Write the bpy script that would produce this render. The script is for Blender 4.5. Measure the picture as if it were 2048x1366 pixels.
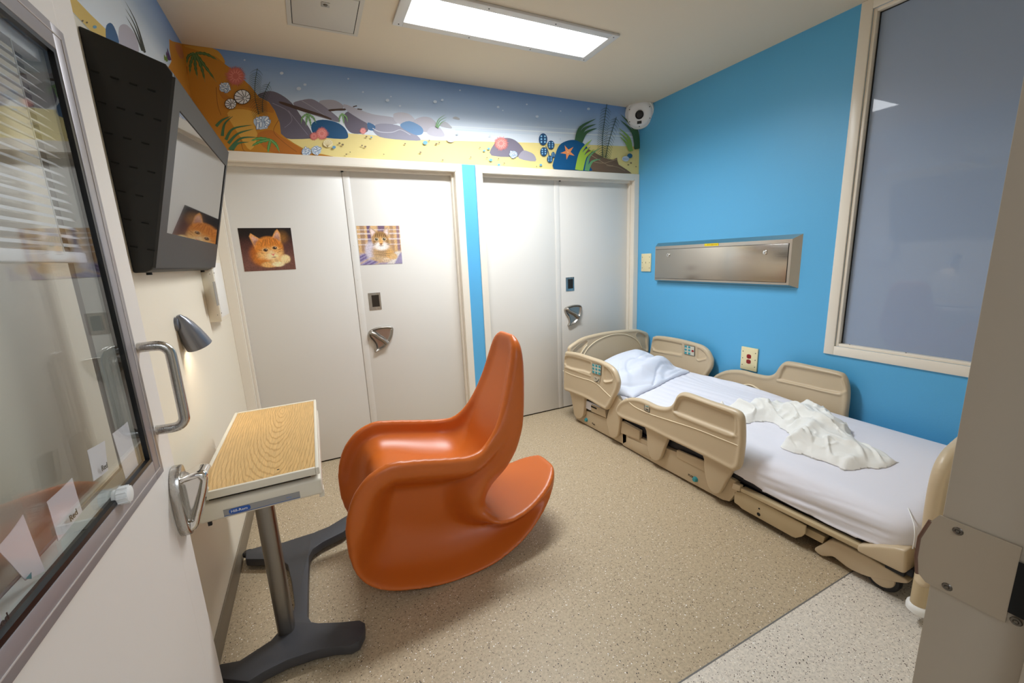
import bpy, bmesh, math, random
import numpy as np
from mathutils import Vector, Matrix, noise as mnoise

# ------------------------------------------------------------------ clear
for o in list(bpy.data.objects): bpy.data.objects.remove(o, do_unlink=True)
S = bpy.context.scene
COL = S.collection
PI = math.pi

# ------------------------------------------------------------------ camera
F = 825.376
CAM = np.array([0.5033, -3.1892, 1.4651])
R = np.array([[0.90000529, -0.43374178, -0.04311086],
              [-0.12470663, -0.16146122, -0.97896809],
              [0.41765864, 0.88645267, -0.19940643]])      # world -> (right, down, forward)
cd = bpy.data.cameras.new('camera'); cam = bpy.data.objects.new('camera', cd); COL.objects.link(cam)
cd.sensor_fit = 'HORIZONTAL'; cd.sensor_width = 36.0; cd.lens = F / 2048 * 36.0; cd.clip_start = 0.02
m = Matrix.Identity(4)
for i in range(3):
    m[i][0] = R[0][i]; m[i][1] = -R[1][i]; m[i][2] = -R[2][i]; m[i][3] = CAM[i]
cam.matrix_world = m
S.camera = cam

# ------------------------------------------------------------------ world, exposure
w = bpy.data.worlds.new('world'); S.world = w; w.use_nodes = True
w.node_tree.nodes['Background'].inputs[0].default_value = (0.75, 0.8, 0.9, 1)
w.node_tree.nodes['Background'].inputs[1].default_value = 0.05
S.view_settings.view_transform = 'Standard'; S.view_settings.look = 'None'
S.view_settings.gamma = 1.0; S.view_settings.use_curve_mapping = False
S.view_settings.exposure = 0.42
PANEL_LIGHT = 7.0       # glow of the ceiling fixture's lens
PANEL_WATT = 30.0       # light the fixture throws down through its prismatic lens
SCONCE_LIGHT = 45.0     # reading lamp on the left wall
HALL_FILL = 20.0        # cool fill from an unseen fixture added in the corridor behind the camera

# the ceiling fixture's own light (its housing is built further down)
ld = bpy.data.lights.new('ceiling_fixture_lamp', 'AREA'); ld.shape = 'RECTANGLE'; ld.size = 1.16; ld.size_y = .245; ld.energy = PANEL_WATT
ld.color = (.90, .955, 1.0); ld.spread = math.radians(152)
lo_ = bpy.data.objects.new('ceiling_fixture_lamp', ld); COL.objects.link(lo_); lo_.location = (1.7055, -.814, 2.744 - .016)

# ------------------------------------------------------------------ pixel -> point on a plane
def on(u, v, ax, val):
    d = R.T @ np.array([(u - 1024) / F, (v - 683) / F, 1.0]); k = 'xyz'.index(ax)
    return CAM + d * ((val - CAM[k]) / d[k])
def trace(pts, z, ax, val):
    """points measured in an enlarged crop z=(x0,y0,scale) -> world points on plane ax=val"""
    return [on(z[0] + a / z[2], z[1] + b / z[2], ax, val) for a, b in pts]

# ------------------------------------------------------------------ materials
def lin(c):
    return tuple(((x / 255) / 12.92 if x / 255 <= 0.04045 else ((x / 255 + 0.055) / 1.055) ** 2.4) for x in c[:3])
MATS = {}
def mat(name, rgb, rough=0.5, metal=0.0, bump=0.0, bscale=200, spec=0.5, coat=0.0, crough=0.03, emit=0, var=0.0, vscale=3.0, sheen=0):
    if name in MATS: return MATS[name]
    m = bpy.data.materials.new(name); m.use_nodes = True; nt = m.node_tree; b = nt.nodes['Principled BSDF']
    c = lin(rgb); b.inputs['Base Color'].default_value = (*c, 1)
    b.inputs['Roughness'].default_value = rough; b.inputs['Metallic'].default_value = metal
    b.inputs['Specular IOR Level'].default_value = spec
    if coat: b.inputs['Coat Weight'].default_value = coat; b.inputs['Coat Roughness'].default_value = crough
    if emit: b.inputs['Emission Color'].default_value = (*c, 1); b.inputs['Emission Strength'].default_value = emit
    if sheen: b.inputs['Sheen Weight'].default_value = sheen
    tc = nt.nodes.new('ShaderNodeTexCoord')
    if bump:
        n = nt.nodes.new('ShaderNodeTexNoise'); n.inputs['Scale'].default_value = bscale; n.inputs['Detail'].default_value = 4
        bp = nt.nodes.new('ShaderNodeBump'); bp.inputs['Strength'].default_value = bump; bp.inputs['Distance'].default_value = 0.002
        nt.links.new(tc.outputs['Object'], n.inputs['Vector']); nt.links.new(n.outputs['Fac'], bp.inputs['Height'])
        nt.links.new(bp.outputs['Normal'], b.inputs['Normal'])
    if var:
        n = nt.nodes.new('ShaderNodeTexNoise'); n.inputs['Scale'].default_value = vscale; n.inputs['Detail'].default_value = 6
        mr = nt.nodes.new('ShaderNodeMapRange'); mr.inputs[1].default_value = 0.3; mr.inputs[2].default_value = 0.7
        mr.inputs[3].default_value = 1 - var; mr.inputs[4].default_value = 1 + var
        hs = nt.nodes.new('ShaderNodeHueSaturation'); hs.inputs['Color'].default_value = (*c, 1)
        nt.links.new(tc.outputs['Object'], n.inputs['Vector']); nt.links.new(n.outputs['Fac'], mr.inputs[0])
        nt.links.new(mr.outputs[0], hs.inputs['Value']); nt.links.new(hs.outputs[0], b.inputs['Base Color'])
    MATS[name] = m
    return m

def N(nt, t, **kw):
    n = nt.nodes.new(t)
    for k, v in kw.items(): setattr(n, k, v)
    return n

def floor_mat(name, base, seed):
    m = bpy.data.materials.new(name); m.use_nodes = True; nt = m.node_tree; b = nt.nodes['Principled BSDF']; L = nt.links.new
    tc = N(nt, 'ShaderNodeTexCoord')
    mp = N(nt, 'ShaderNodeMapping'); mp.inputs['Location'].default_value = (seed, seed * .7, 0); L(tc.outputs['Object'], mp.inputs[0])
    nz = N(nt, 'ShaderNodeTexNoise'); nz.inputs['Scale'].default_value = 90; nz.inputs['Detail'].default_value = 5; L(mp.outputs[0], nz.inputs[0])
    r0 = N(nt, 'ShaderNodeValToRGB'); c = lin(base)
    r0.color_ramp.elements[0].position = .3; r0.color_ramp.elements[0].color = (*[x * .82 for x in c], 1)
    r0.color_ramp.elements[1].position = .7; r0.color_ramp.elements[1].color = (*[min(1, x * 1.15) for x in c], 1)
    L(nz.outputs['Fac'], r0.inputs[0]); cur = r0.outputs[0]
    for scale, lo, hi, col, rad in ((210, .93, 1.0, (70, 52, 38), .38), (150, .965, 1.0, (52, 44, 38), .36), (190, .955, 1.0, (250, 246, 238), .36), (330, .90, 1.0, (105, 84, 62), .4), (120, .985, 1., (255, 252, 246), .3)):
        v = N(nt, 'ShaderNodeTexVoronoi'); v.inputs['Scale'].default_value = scale; L(mp.outputs[0], v.inputs['Vector'])
        sp = N(nt, 'ShaderNodeSeparateColor'); L(v.outputs['Color'], sp.inputs[0])
        g = N(nt, 'ShaderNodeMath', operation='GREATER_THAN'); g.inputs[1].default_value = lo; L(sp.outputs[0], g.inputs[0])
        d = N(nt, 'ShaderNodeMath', operation='LESS_THAN'); d.inputs[1].default_value = rad; L(v.outputs['Distance'], d.inputs[0])
        mu = N(nt, 'ShaderNodeMath', operation='MULTIPLY'); L(g.outputs[0], mu.inputs[0]); L(d.outputs[0], mu.inputs[1])
        mx = N(nt, 'ShaderNodeMix', data_type='RGBA'); L(mu.outputs[0], mx.inputs[0]); L(cur, mx.inputs[6]); mx.inputs[7].default_value = (*lin(col), 1)
        cur = mx.outputs[2]
    L(cur, b.inputs['Base Color']); b.inputs['Roughness'].default_value = .42; b.inputs['Specular IOR Level'].default_value = .4
    bp = N(nt, 'ShaderNodeBump'); bp.inputs['Strength'].default_value = .08; bp.inputs['Distance'].default_value = .002
    L(nz.outputs['Fac'], bp.inputs['Height']); L(bp.outputs[0], b.inputs['Normal'])
    return m

def wood_mat():
    m = bpy.data.materials.new('oak laminate'); m.use_nodes = True; nt = m.node_tree; b = nt.nodes['Principled BSDF']; L = nt.links.new
    tc = N(nt, 'ShaderNodeTexCoord')
    mp = N(nt, 'ShaderNodeMapping'); mp.inputs['Location'].default_value = (-0.30, 0.16 * 1.02, 0); mp.inputs['Scale'].default_value = (1, .16, 1)
    L(tc.outputs['Object'], mp.inputs[0])
    nz = N(nt, 'ShaderNodeTexNoise'); nz.inputs['Scale'].default_value = 7; nz.inputs['Detail'].default_value = 3; L(mp.outputs[0], nz.inputs[0])
    ad = N(nt, 'ShaderNodeMixRGB', blend_type='LINEAR_LIGHT'); ad.inputs[0].default_value = .03; L(mp.outputs[0], ad.inputs[1]); L(nz.outputs['Color'], ad.inputs[2])
    wv = N(nt, 'ShaderNodeTexWave', wave_type='RINGS', rings_direction='Z'); wv.inputs['Scale'].default_value = 36; wv.inputs['Distortion'].default_value = 2.2
    wv.inputs['Detail'].default_value = 3; wv.inputs['Detail Scale'].default_value = 3; L(ad.outputs[0], wv.inputs[0])
    mp2 = N(nt, 'ShaderNodeMapping'); mp2.inputs['Scale'].default_value = (420, 12, 1); L(tc.outputs['Object'], mp2.inputs[0])
    n2 = N(nt, 'ShaderNodeTexNoise'); n2.inputs['Scale'].default_value = 1; n2.inputs['Detail'].default_value = 4; L(mp2.outputs[0], n2.inputs[0])
    r = N(nt, 'ShaderNodeValToRGB'); r.color_ramp.elements[0].color = (*lin((192, 148, 86)), 1); r.color_ramp.elements[1].color = (*lin((216, 176, 114)), 1)
    r.color_ramp.elements[0].position = .0; r.color_ramp.elements[1].position = .30; L(wv.outputs['Fac'], r.inputs[0])
    r2 = N(nt, 'ShaderNodeMapRange'); r2.inputs[1].default_value = .35; r2.inputs[2].default_value = .65; r2.inputs[3].default_value = .82; r2.inputs[4].default_value = 1.06; L(n2.outputs['Fac'], r2.inputs[0])
    hs = N(nt, 'ShaderNodeHueSaturation'); L(r.outputs[0], hs.inputs['Color']); L(r2.outputs[0], hs.inputs['Value'])
    L(hs.outputs[0], b.inputs['Base Color']); b.inputs['Roughness'].default_value = .33
    return m

def brushed_mat(name, rgb, rough=.3, axis=1, vary=.12):
    m = bpy.data.materials.new(name); m.use_nodes = True; nt = m.node_tree; b = nt.nodes['Principled BSDF']; L = nt.links.new
    b.inputs['Metallic'].default_value = 1
    tc = N(nt, 'ShaderNodeTexCoord'); mp = N(nt, 'ShaderNodeMapping'); s = [260, 260, 260]; s[axis] = 6; mp.inputs['Scale'].default_value = s
    L(tc.outputs['Object'], mp.inputs[0]); n = N(nt, 'ShaderNodeTexNoise'); n.inputs['Scale'].default_value = 1; n.inputs['Detail'].default_value = 3; L(mp.outputs[0], n.inputs[0])
    mr = N(nt, 'ShaderNodeMapRange'); mr.inputs[1].default_value = .3; mr.inputs[2].default_value = .7; mr.inputs[3].default_value = rough - vary / 2; mr.inputs[4].default_value = rough + vary / 2
    L(n.outputs['Fac'], mr.inputs[0]); L(mr.outputs[0], b.inputs['Roughness']); b.inputs['Base Color'].default_value = (*lin(rgb), 1)
    bp = N(nt, 'ShaderNodeBump'); bp.inputs['Strength'].default_value = .06; bp.inputs['Distance'].default_value = .001; L(n.outputs['Fac'], bp.inputs['Height']); L(bp.outputs[0], b.inputs['Normal'])
    return m

def glass_mat(name, tint=(1, 1, 1)):
    """thin pane: see-through, with a reflection that grows towards grazing angles"""
    m = bpy.data.materials.new(name); m.use_nodes = True; nt = m.node_tree; L = nt.links.new
    nt.nodes.remove(nt.nodes['Principled BSDF']); out = nt.nodes['Material Output']
    tr = N(nt, 'ShaderNodeBsdfTransparent'); tr.inputs[0].default_value = (*tint, 1)
    gl = N(nt, 'ShaderNodeBsdfGlossy'); gl.inputs['Roughness'].default_value = .0
    lw = N(nt, 'ShaderNodeLayerWeight'); lw.inputs[0].default_value = .5
    pw = N(nt, 'ShaderNodeMath', operation='POWER'); pw.inputs[1].default_value = 5; L(lw.outputs['Facing'], pw.inputs[0])
    ma = N(nt, 'ShaderNodeMath', operation='MULTIPLY_ADD'); ma.inputs[1].default_value = .96; ma.inputs[2].default_value = .04; L(pw.outputs[0], ma.inputs[0])
    mx = N(nt, 'ShaderNodeMixShader'); L(ma.outputs[0], mx.inputs[0]); L(tr.outputs[0], mx.inputs[1]); L(gl.outputs[0], mx.inputs[2]); L(mx.outputs[0], out.inputs[0])
    return m

def attr_mat(name, rough=.35, coat=.0):
    m = bpy.data.materials.new(name); m.use_nodes = True; nt = m.node_tree; b = nt.nodes['Principled BSDF']
    a = N(nt, 'ShaderNodeAttribute', attribute_name='print'); nt.links.new(a.outputs['Color'], b.inputs['Base Color']); b.inputs['Roughness'].default_value = rough
    if coat: b.inputs['Coat Weight'].default_value = coat
    return m

M_cream = mat('warm white paint', (240, 236, 228), .5, bump=.12, bscale=140)
M_left = mat('warm cream wall paint', (240, 230, 210), .5, bump=.15, bscale=140)
M_blue = mat('sky blue wall paint', (94, 180, 230), .45, bump=.18, bscale=160)
M_ceil = mat('off white ceiling paint', (226, 212, 190), .8, bump=.2, bscale=120)
M_door = mat('white door laminate', (232, 228, 221), .38, bump=.06, bscale=90)
M_frame = mat('cream gloss frame paint', (242, 233, 218), .3)
M_leaf = mat('cream entrance door laminate', (244, 236, 228), .4, bump=.05, bscale=90)
M_jamb = mat('beige frame paint', (186, 174, 156), .42)
M_floor = floor_mat('speckled tan vinyl', (186, 167, 138), 0)
M_floor2 = floor_mat('speckled pale vinyl', (222, 212, 198), 3.3)
M_black = mat('matte black powder coat', (27, 27, 28), .5)
M_bezel = mat('charcoal plastic', (44, 43, 44), .5)
M_dark = mat('black rubber', (16, 16, 17), .6)
M_void = mat('black slot', (3, 3, 3), .8)
M_orange = mat('orange polyethylene', (202, 102, 32), .36, bump=.05, bscale=500)
M_bed = mat('beige bed plastic', (204, 184, 153), .38, bump=.05, bscale=400)
M_bedmetal = mat('beige painted steel', (198, 178, 142), .4)
M_sheet = mat('white cotton sheet', (236, 235, 244), .85, bump=.1, bscale=600, sheen=.1)
M_blanket = mat('white cotton blanket', (246, 245, 240), .9, bump=.4, bscale=420, sheen=.2)
M_pillow = mat('white pillowcase', (224, 228, 240), .85, bump=.1, bscale=500, sheen=.1)
M_navy = mat('navy mattress ticking', (24, 26, 38), .6)
M_teal = mat('teal plastic', (52, 150, 160), .4)
M_steel = brushed_mat('brushed stainless steel', (196, 188, 178), .22, axis=1, vary=.06)
M_steelv = brushed_mat('brushed stainless steel, upright', (190, 186, 180), .26, axis=2)
M_satin = mat('satin chrome', (176, 170, 162), .36, 1.0)
M_chrome = mat('polished chrome', (225, 222, 218), .1, 1.0)
M_lampm = mat('silver grey lamp enamel', (128, 130, 138), .3, .6)
M_base = mat('charcoal cast base', (62, 62, 66), .5, bump=.1, bscale=300)
M_tabw = mat('putty table plastic', (226, 218, 200), .4)
M_white = mat('white plastic', (240, 240, 238), .4)
M_ivory = mat('ivory cover plate', (240, 228, 184), .4)
M_red = mat('red outlet plastic', (150, 22, 22), .35)
M_screw = mat('screw head metal', (110, 104, 96), .4, 1.0)
M_greyp = mat('grey plastic', (150, 148, 146), .5)
M_paper = mat('white paper', (236, 232, 236), .8)
M_ink = mat('black ink', (20, 18, 20), .7)
M_galv = mat('brushed grey metal frame', (166, 160, 162), .4, .35)
M_gask = mat('black gasket', (12, 12, 16), .35)
M_cavity = mat('white window cavity lining', (214, 218, 214), .5)
M_blind = mat('white blind slat', (226, 226, 228), .5)
M_glass = glass_mat('clear glass', (.96, .97, .97))
M_frost = mat('frosted blue grey glass', (150, 168, 196), .35, coat=1.0, crough=.02)
M_screen = mat('glossy dark screen', (40, 38, 40), .08, coat=1.0, crough=.01)
M_grey = mat('access panel grey paint', (206, 200, 190), .5)
M_lens = mat('lit white lens', (246, 250, 255), .5, emit=PANEL_LIGHT)
M_sconce = mat('lit lamp bulb', (255, 236, 205), .5, emit=SCONCE_LIGHT)
M_hall = mat('corridor fill lens', (228, 240, 255), .5, emit=HALL_FILL)
M_seam = mat('grey floor seam strip', (112, 110, 106), .4)
M_bb = mat('taupe vinyl baseboard', (128, 116, 98), .5)
M_yellow = mat('yellow sticker', (236, 206, 20), .5)
M_wood = wood_mat()

# ------------------------------------------------------------------ object helpers
def link(name, me, ma=None, parent=None):
    o = bpy.data.objects.new(name, me); COL.objects.link(o)
    if ma is not None and len(me.materials) == 0: me.materials.append(ma)
    if parent is not None:
        o.parent = parent
        o.matrix_parent_inverse = Matrix.Translation(-Vector(parent.location)) if parent.parent is None else Matrix.Identity(4)
    return o
def tag(o, label, cat, group=None, kind=None):
    o['label'] = label
    if cat: o['category'] = cat
    if group: o['group'] = group
    if kind: o['kind'] = kind
    return o
def thing(name, label, cat, loc=(0, 0, 0), group=None, kind=None):
    o = bpy.data.objects.new(name, None); COL.objects.link(o); o.location = loc; o.empty_display_size = .05
    return tag(o, label, cat, group, kind)
def struct(o, label=None):
    o['kind'] = 'structure'
    if label: o['label'] = label
    return o
def smooth(me, ang=40):
    for p in me.polygons: p.use_smooth = True
    try: me.set_sharp_from_angle(angle=math.radians(ang))
    except Exception: pass
    return me
def me_from(v, f, sm=None):
    me = bpy.data.meshes.new('mesh'); me.from_pydata([tuple(map(float, p)) for p in v], [], f); me.update()
    if sm: smooth(me, sm)
    return me
def fin(bm, sm=None):
    bmesh.ops.recalc_face_normals(bm, faces=bm.faces)
    me = bpy.data.meshes.new('mesh'); bm.to_mesh(me); bm.free()
    if sm: smooth(me, sm)
    return me
def add_box(bm, x0, x1, y0, y1, z0, z1, bev=0, seg=2):
    r = bmesh.ops.create_cube(bm, size=1)
    for v in r['verts']:
        v.co = Vector(((x0 + x1) / 2 + v.co.x * (x1 - x0), (y0 + y1) / 2 + v.co.y * (y1 - y0), (z0 + z1) / 2 + v.co.z * (z1 - z0)))
    if bev:
        es = list({e for v in r['verts'] for e in v.link_edges})
        bmesh.ops.bevel(bm, geom=es, offset=bev, segments=seg, affect='EDGES', profile=.5)
def box(x0, x1, y0, y1, z0, z1, bev=0, seg=2):
    bm = bmesh.new(); add_box(bm, x0, x1, y0, y1, z0, z1, bev, seg); return fin(bm, 35 if bev else None)
def prism(pts, off, bev=0, seg=2, sm=35):
    """closed polygon (3-D points, planar) pushed along vector off; optional bevel"""
    bm = bmesh.new(); vs = [bm.verts.new(Vector(p)) for p in pts]; f = bm.faces.new(vs)
    r = bmesh.ops.extrude_face_region(bm, geom=[f]); nv = [g for g in r['geom'] if isinstance(g, bmesh.types.BMVert)]
    bmesh.ops.translate(bm, verts=nv, vec=Vector(off))
    bmesh.ops.recalc_face_normals(bm, faces=bm.faces)
    if bev:
        es = [e for e in bm.edges if e.is_manifold and e.calc_face_angle(0) > math.radians(50)]
        bmesh.ops.bevel(bm, geom=es, offset=bev, segments=seg, affect='EDGES', profile=.5, clamp_overlap=True)
    return fin(bm, sm)
def flat(pts, off=None):
    return prism(pts, off, sm=None) if off is not None else me_from(pts, [list(range(len(pts)))])
def catmull(pts, n=6, closed=False):
    P = [np.array(p, float) for p in pts]; out = []; k = len(P)
    rng = range(k) if closed else range(k - 1)
    for i in rng:
        p0 = P[(i - 1) % k] if closed or i > 0 else P[i]; p1 = P[i]; p2 = P[(i + 1) % k]; p3 = P[(i + 2) % k] if closed or i + 2 < k else p2
        for j in range(n):
            t = j / n; out.append(.5 * ((2 * p1) + (-p0 + p2) * t + (2 * p0 - 5 * p1 + 4 * p2 - p3) * t * t + (-p0 + 3 * p1 - 3 * p2 + p3) * t ** 3))
    if not closed: out.append(P[-1])
    return out
def tube_bm(bm, path, rad, seg=10, caps=True):
    P = [Vector(p) for p in path]; n = len(P); rings = []; up = None
    for i, p in enumerate(P):
        t = (P[min(i + 1, n - 1)] - P[max(i - 1, 0)]).normalized()
        if up is None: up = t.orthogonal().normalized()
        up = (up - t * up.dot(t)).normalized(); s = t.cross(up); r = rad[i] if hasattr(rad, '__len__') else rad
        rings.append([bm.verts.new(p + (up * math.cos(a) + s * math.sin(a)) * r) for a in [2 * PI * k / seg for k in range(seg)]])
    for a, b in zip(rings, rings[1:]):
        for k in range(seg): bm.faces.new((a[k], a[(k + 1) % seg], b[(k + 1) % seg], b[k]))
    if caps:
        bm.faces.new(rings[0][::-1]); bm.faces.new(rings[-1])
def tube(path, rad, seg=10, sm=50):
    bm = bmesh.new(); tube_bm(bm, path, rad, seg); return fin(bm, sm)
def lathe(prof, axis_o, axis_d, seg=24, sm=35):
    d = Vector(axis_d).normalized(); u = d.orthogonal().normalized(); s = d.cross(u); o = Vector(axis_o); bm = bmesh.new(); rings = []
    for r, h in prof:
        if r < 1e-6: rings.append([bm.verts.new(o + d * h)])
        else: rings.append([bm.verts.new(o + d * h + (u * math.cos(2 * PI * k / seg) + s * math.sin(2 * PI * k / seg)) * r) for k in range(seg)])
    for a, b in zip(rings, rings[1:]):
        for k in range(seg):
            k2 = (k + 1) % seg
            if len(a) == 1 and len(b) == 1: continue
            if len(a) == 1: bm.faces.new((a[0], b[k], b[k2]))
            elif len(b) == 1: bm.faces.new((a[k], b[0], a[k2]))
            else: bm.faces.new((a[k], b[k], b[k2], a[k2]))
    return fin(bm, sm)
def text_mesh(s, size, origin, right, up, ext=.0006):
    c = bpy.data.curves.new('t', 'FONT'); c.body = s; c.size = size; c.extrude = ext; c.resolution_u = 3
    o = bpy.data.objects.new('t', c); COL.objects.link(o); dg = bpy.context.evaluated_depsgraph_get(); dg.update()
    me = bpy.data.meshes.new_from_object(o.evaluated_get(dg)); bpy.data.objects.remove(o, do_unlink=True)
    r = Vector(right).normalized(); u = Vector(up).normalized(); n = r.cross(u); O = Vector(origin)
    for v in me.vertices: v.co = O + r * v.co.x + u * v.co.y + n * v.co.z
    me.materials.clear()
    return me
_scr = {}
def screw(parent, p, nrm, r=.004, ma=None, name='screw', h=.0015):
    key = (tuple(nrm), r, h)
    if key not in _scr: _scr[key] = lathe([(0, h), (r * .35, h), (r * .4, h * .6), (r * .5, h), (r * .85, h * .9), (r, 0)], (0, 0, 0), nrm, 12)
    me = _scr[key]
    if len(me.materials) == 0: me.materials.append(ma or M_screw)
    o = bpy.data.objects.new(name, me); COL.objects.link(o); o.parent = parent
    o.matrix_parent_inverse = Matrix.Translation(-Vector(parent.location)) if parent.parent is None else Matrix.Identity(4)
    o.location = p
    return o

# ------------------------------------------------------------------ implicit surfaces
def sdpoly(X, Z, poly):
    """signed distance from points to a closed polygon (negative inside)"""
    P = np.array([(a, b) for a, b in poly], float); d = np.full(X.shape, 1e9); inside = np.zeros(X.shape, bool); n = len(P)
    for i in range(n):
        a = P[i]; b = P[(i + 1) % n]; e = b - a; wx = X - a[0]; wz = Z - a[1]
        t = np.clip((wx * e[0] + wz * e[1]) / max(e @ e, 1e-12), 0, 1)
        d = np.minimum(d, (wx - t * e[0]) ** 2 + (wz - t * e[1]) ** 2)
        c = ((a[1] <= Z) & (b[1] > Z)) | ((b[1] <= Z) & (a[1] > Z))
        with np.errstate(divide='ignore', invalid='ignore'):
            xi = a[0] + (Z - a[1]) / (b[1] - a[1] if b[1] != a[1] else 1e-9) * e[0]
        inside ^= (c & (X < xi))
    d = np.sqrt(d); return np.where(inside, -d, d)
def sdline(X, Z, pts):
    d = np.full(X.shape, 1e9)
    for a, b in zip(pts, pts[1:]):
        a = np.array(a, float); b = np.array(b, float); e = b - a; wx = X - a[0]; wz = Z - a[1]
        t = np.clip((wx * e[0] + wz * e[1]) / max(e @ e, 1e-12), 0, 1)
        d = np.minimum(d, (wx - t * e[0]) ** 2 + (wz - t * e[1]) ** 2)
    return np.sqrt(d)
def smax(a, b, k):
    h = np.clip(.5 + .5 * (a - b) / k, 0, 1); return b + (a - b) * h + k * h * (1 - h)
def smin(a, b, k): return -smax(-a, -b, k)
def sstep(a, b, x):
    t = np.clip((x - a) / (b - a), 0, 1); return t * t * (3 - 2 * t)
def nets(Fv, org, h, relax=2):
    """naive surface nets: field (nx,ny,nz), negative inside -> smooth mesh"""
    h = np.array(h, float) * np.ones(3); s = Fv < 0; nx, ny, nz = Fv.shape
    acc = np.zeros((nx - 1, ny - 1, nz - 1, 3)); cnt = np.zeros((nx - 1, ny - 1, nz - 1))
    for ax in range(3):
        o1, o2 = [a for a in range(3) if a != ax]
        for i in (0, 1):
            for j in (0, 1):
                sl0 = [None] * 3; sl1 = [None] * 3
                n_ = Fv.shape
                sl0[ax] = slice(0, n_[ax] - 1); sl1[ax] = slice(1, n_[ax])
                sl0[o1] = sl1[o1] = slice(i, n_[o1] - 1 + i); sl0[o2] = sl1[o2] = slice(j, n_[o2] - 1 + j)
                a = Fv[tuple(sl0)]; b = Fv[tuple(sl1)]; c = (a < 0) != (b < 0)
                with np.errstate(divide='ignore', invalid='ignore'): t = np.where(c, a / (a - b), 0)
                acc[..., ax] += np.where(c, t, 0); acc[..., o1] += np.where(c, i, 0); acc[..., o2] += np.where(c, j, 0); cnt += c
    ids = -np.ones(cnt.shape, int); mk = cnt > 0; ids[mk] = np.arange(mk.sum())
    g = np.argwhere(mk); V = (g + acc[mk] / cnt[mk][:, None]) * h + np.array(org)
    faces = []
    for ax in range(3):
        o1, o2 = (ax + 1) % 3, (ax + 2) % 3; sh = Fv.shape
        sl0 = [slice(None)] * 3; sl1 = [slice(None)] * 3
        sl0[ax] = slice(0, sh[ax] - 1); sl1[ax] = slice(1, sh[ax])
        for q in (o1, o2): sl0[q] = slice(1, sh[q] - 1); sl1[q] = slice(1, sh[q] - 1)
        a = s[tuple(sl0)]; b = s[tuple(sl1)]; c = np.argwhere(a != b)
        if len(c) == 0: continue
        inv = a[tuple(c.T)]
        base = c.copy(); base[:, o1] += 1; base[:, o2] += 1
        def cell(d1, d2):
            k = base.copy(); k[:, o1] -= d1; k[:, o2] -= d2; return ids[tuple(k.T)]
        q = np.stack([cell(0, 0), cell(1, 0), cell(1, 1), cell(0, 1)], 1)
        q[~inv] = q[~inv][:, ::-1]
        faces.append(q)
    Q = np.concatenate(faces); Q = Q[(Q >= 0).all(1)]
    E_ = np.concatenate([Q[:, [0, 1]], Q[:, [1, 2]], Q[:, [2, 3]], Q[:, [3, 0]]])
    for _ in range(relax):
        a = np.zeros_like(V); k = np.zeros(len(V))
        np.add.at(a, E_[:, 0], V[E_[:, 1]]); np.add.at(k, E_[:, 0], 1); np.add.at(a, E_[:, 1], V[E_[:, 0]]); np.add.at(k, E_[:, 1], 1)
        V = V * .5 + (a / np.maximum(k, 1)[:, None]) * .5
    me = bpy.data.meshes.new('mesh'); me.from_pydata(V.tolist(), [], Q.tolist()); me.update()
    for p in me.polygons: p.use_smooth = True
    return me
def grid3(lo, hi, h):
    ax = [np.arange(lo[i], hi[i] + h[i], h[i]) for i in range(3)]
    return ax, np.meshgrid(*ax, indexing='ij')
def vnoise(X, Y, seed=0):
    """cheap smooth 2-D value noise in numpy, about -1..1"""
    xi = np.floor(X).astype(int); yi = np.floor(Y).astype(int); fx = X - xi; fy = Y - yi
    def hsh(a, b): 
        n = (a * 374761393 + b * 668265263 + seed * 1442695041) & 0x7fffffff
        n = (n ^ (n >> 13)) * 1274126177 & 0x7fffffff
        return ((n ^ (n >> 16)) & 0xffff) / 32767.5 - 1
    ux = fx * fx * (3 - 2 * fx); uy = fy * fy * (3 - 2 * fy)
    a = hsh(xi, yi); b = hsh(xi + 1, yi); c = hsh(xi, yi + 1); d = hsh(xi + 1, yi + 1)
    return (a * (1 - ux) + b * ux) * (1 - uy) + (c * (1 - ux) + d * ux) * uy

# ================================================================== THE ROOM
W = 3.4035; H = 2.744; YF = -2.988; TH = .13       # right wall, ceiling, front wall's room face, wall thickness
ZT = 2.18                                          # top of door casings = foot of the mural
DO1 = (.05, 1.592); DO2 = (1.803, 3.352); ZO = 2.13  # door openings in the back wall
DX0, DX1 = .072, 1.22                              # entrance opening

def wall_boxes(name, boxes, ma, label):
    bm = bmesh.new()
    for b in boxes: add_box(bm, *b)
    return struct(link(name, fin(bm), ma), label)
SEAM = -2.363
struct(link('floor', box(-.13, W + .13, SEAM, .25, -.06, 0), M_floor), 'speckled tan vinyl floor of the room')
struct(link('floor.001', box(-1.6, 3.6, -5.2, SEAM - .005, -.06, 0), M_floor2), 'paler speckled vinyl floor by the entrance')
struct(link('trim_1', box(-.13, W + .13, SEAM - .005, SEAM, -.06, .0006), M_seam), 'thin grey seam strip between the two floor colours')
struct(link('ceiling', box(-.13, W + .13, YF - .1, .25, H, H + .08), M_ceil), 'off white painted ceiling')
wall_boxes('wall_left', [(-.13, 0, YF - TH, .2, 0, H)], M_left, 'cream painted left wall')
wall_boxes('wall_back', [(0, DO1[0], 0, .2, 0, H), (DO1[1], DO2[0], 0, .2, 0, H), (DO2[1], W, 0, .2, 0, H),
                         (DO1[0], DO1[1], 0, .2, ZO, H), (DO2[0], DO2[1], 0, .2, ZO, H), (DO1[0], DO1[1], .17, .2, 0, ZO), (DO2[0], DO2[1], .17, .2, 0, ZO)], M_blue, 'blue painted back wall around the two double doors')
WY0, WY1, WZ0, WZ1 = -2.93, -1.7226 - .055, .7796 + .055, H - .055 # window opening
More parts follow.
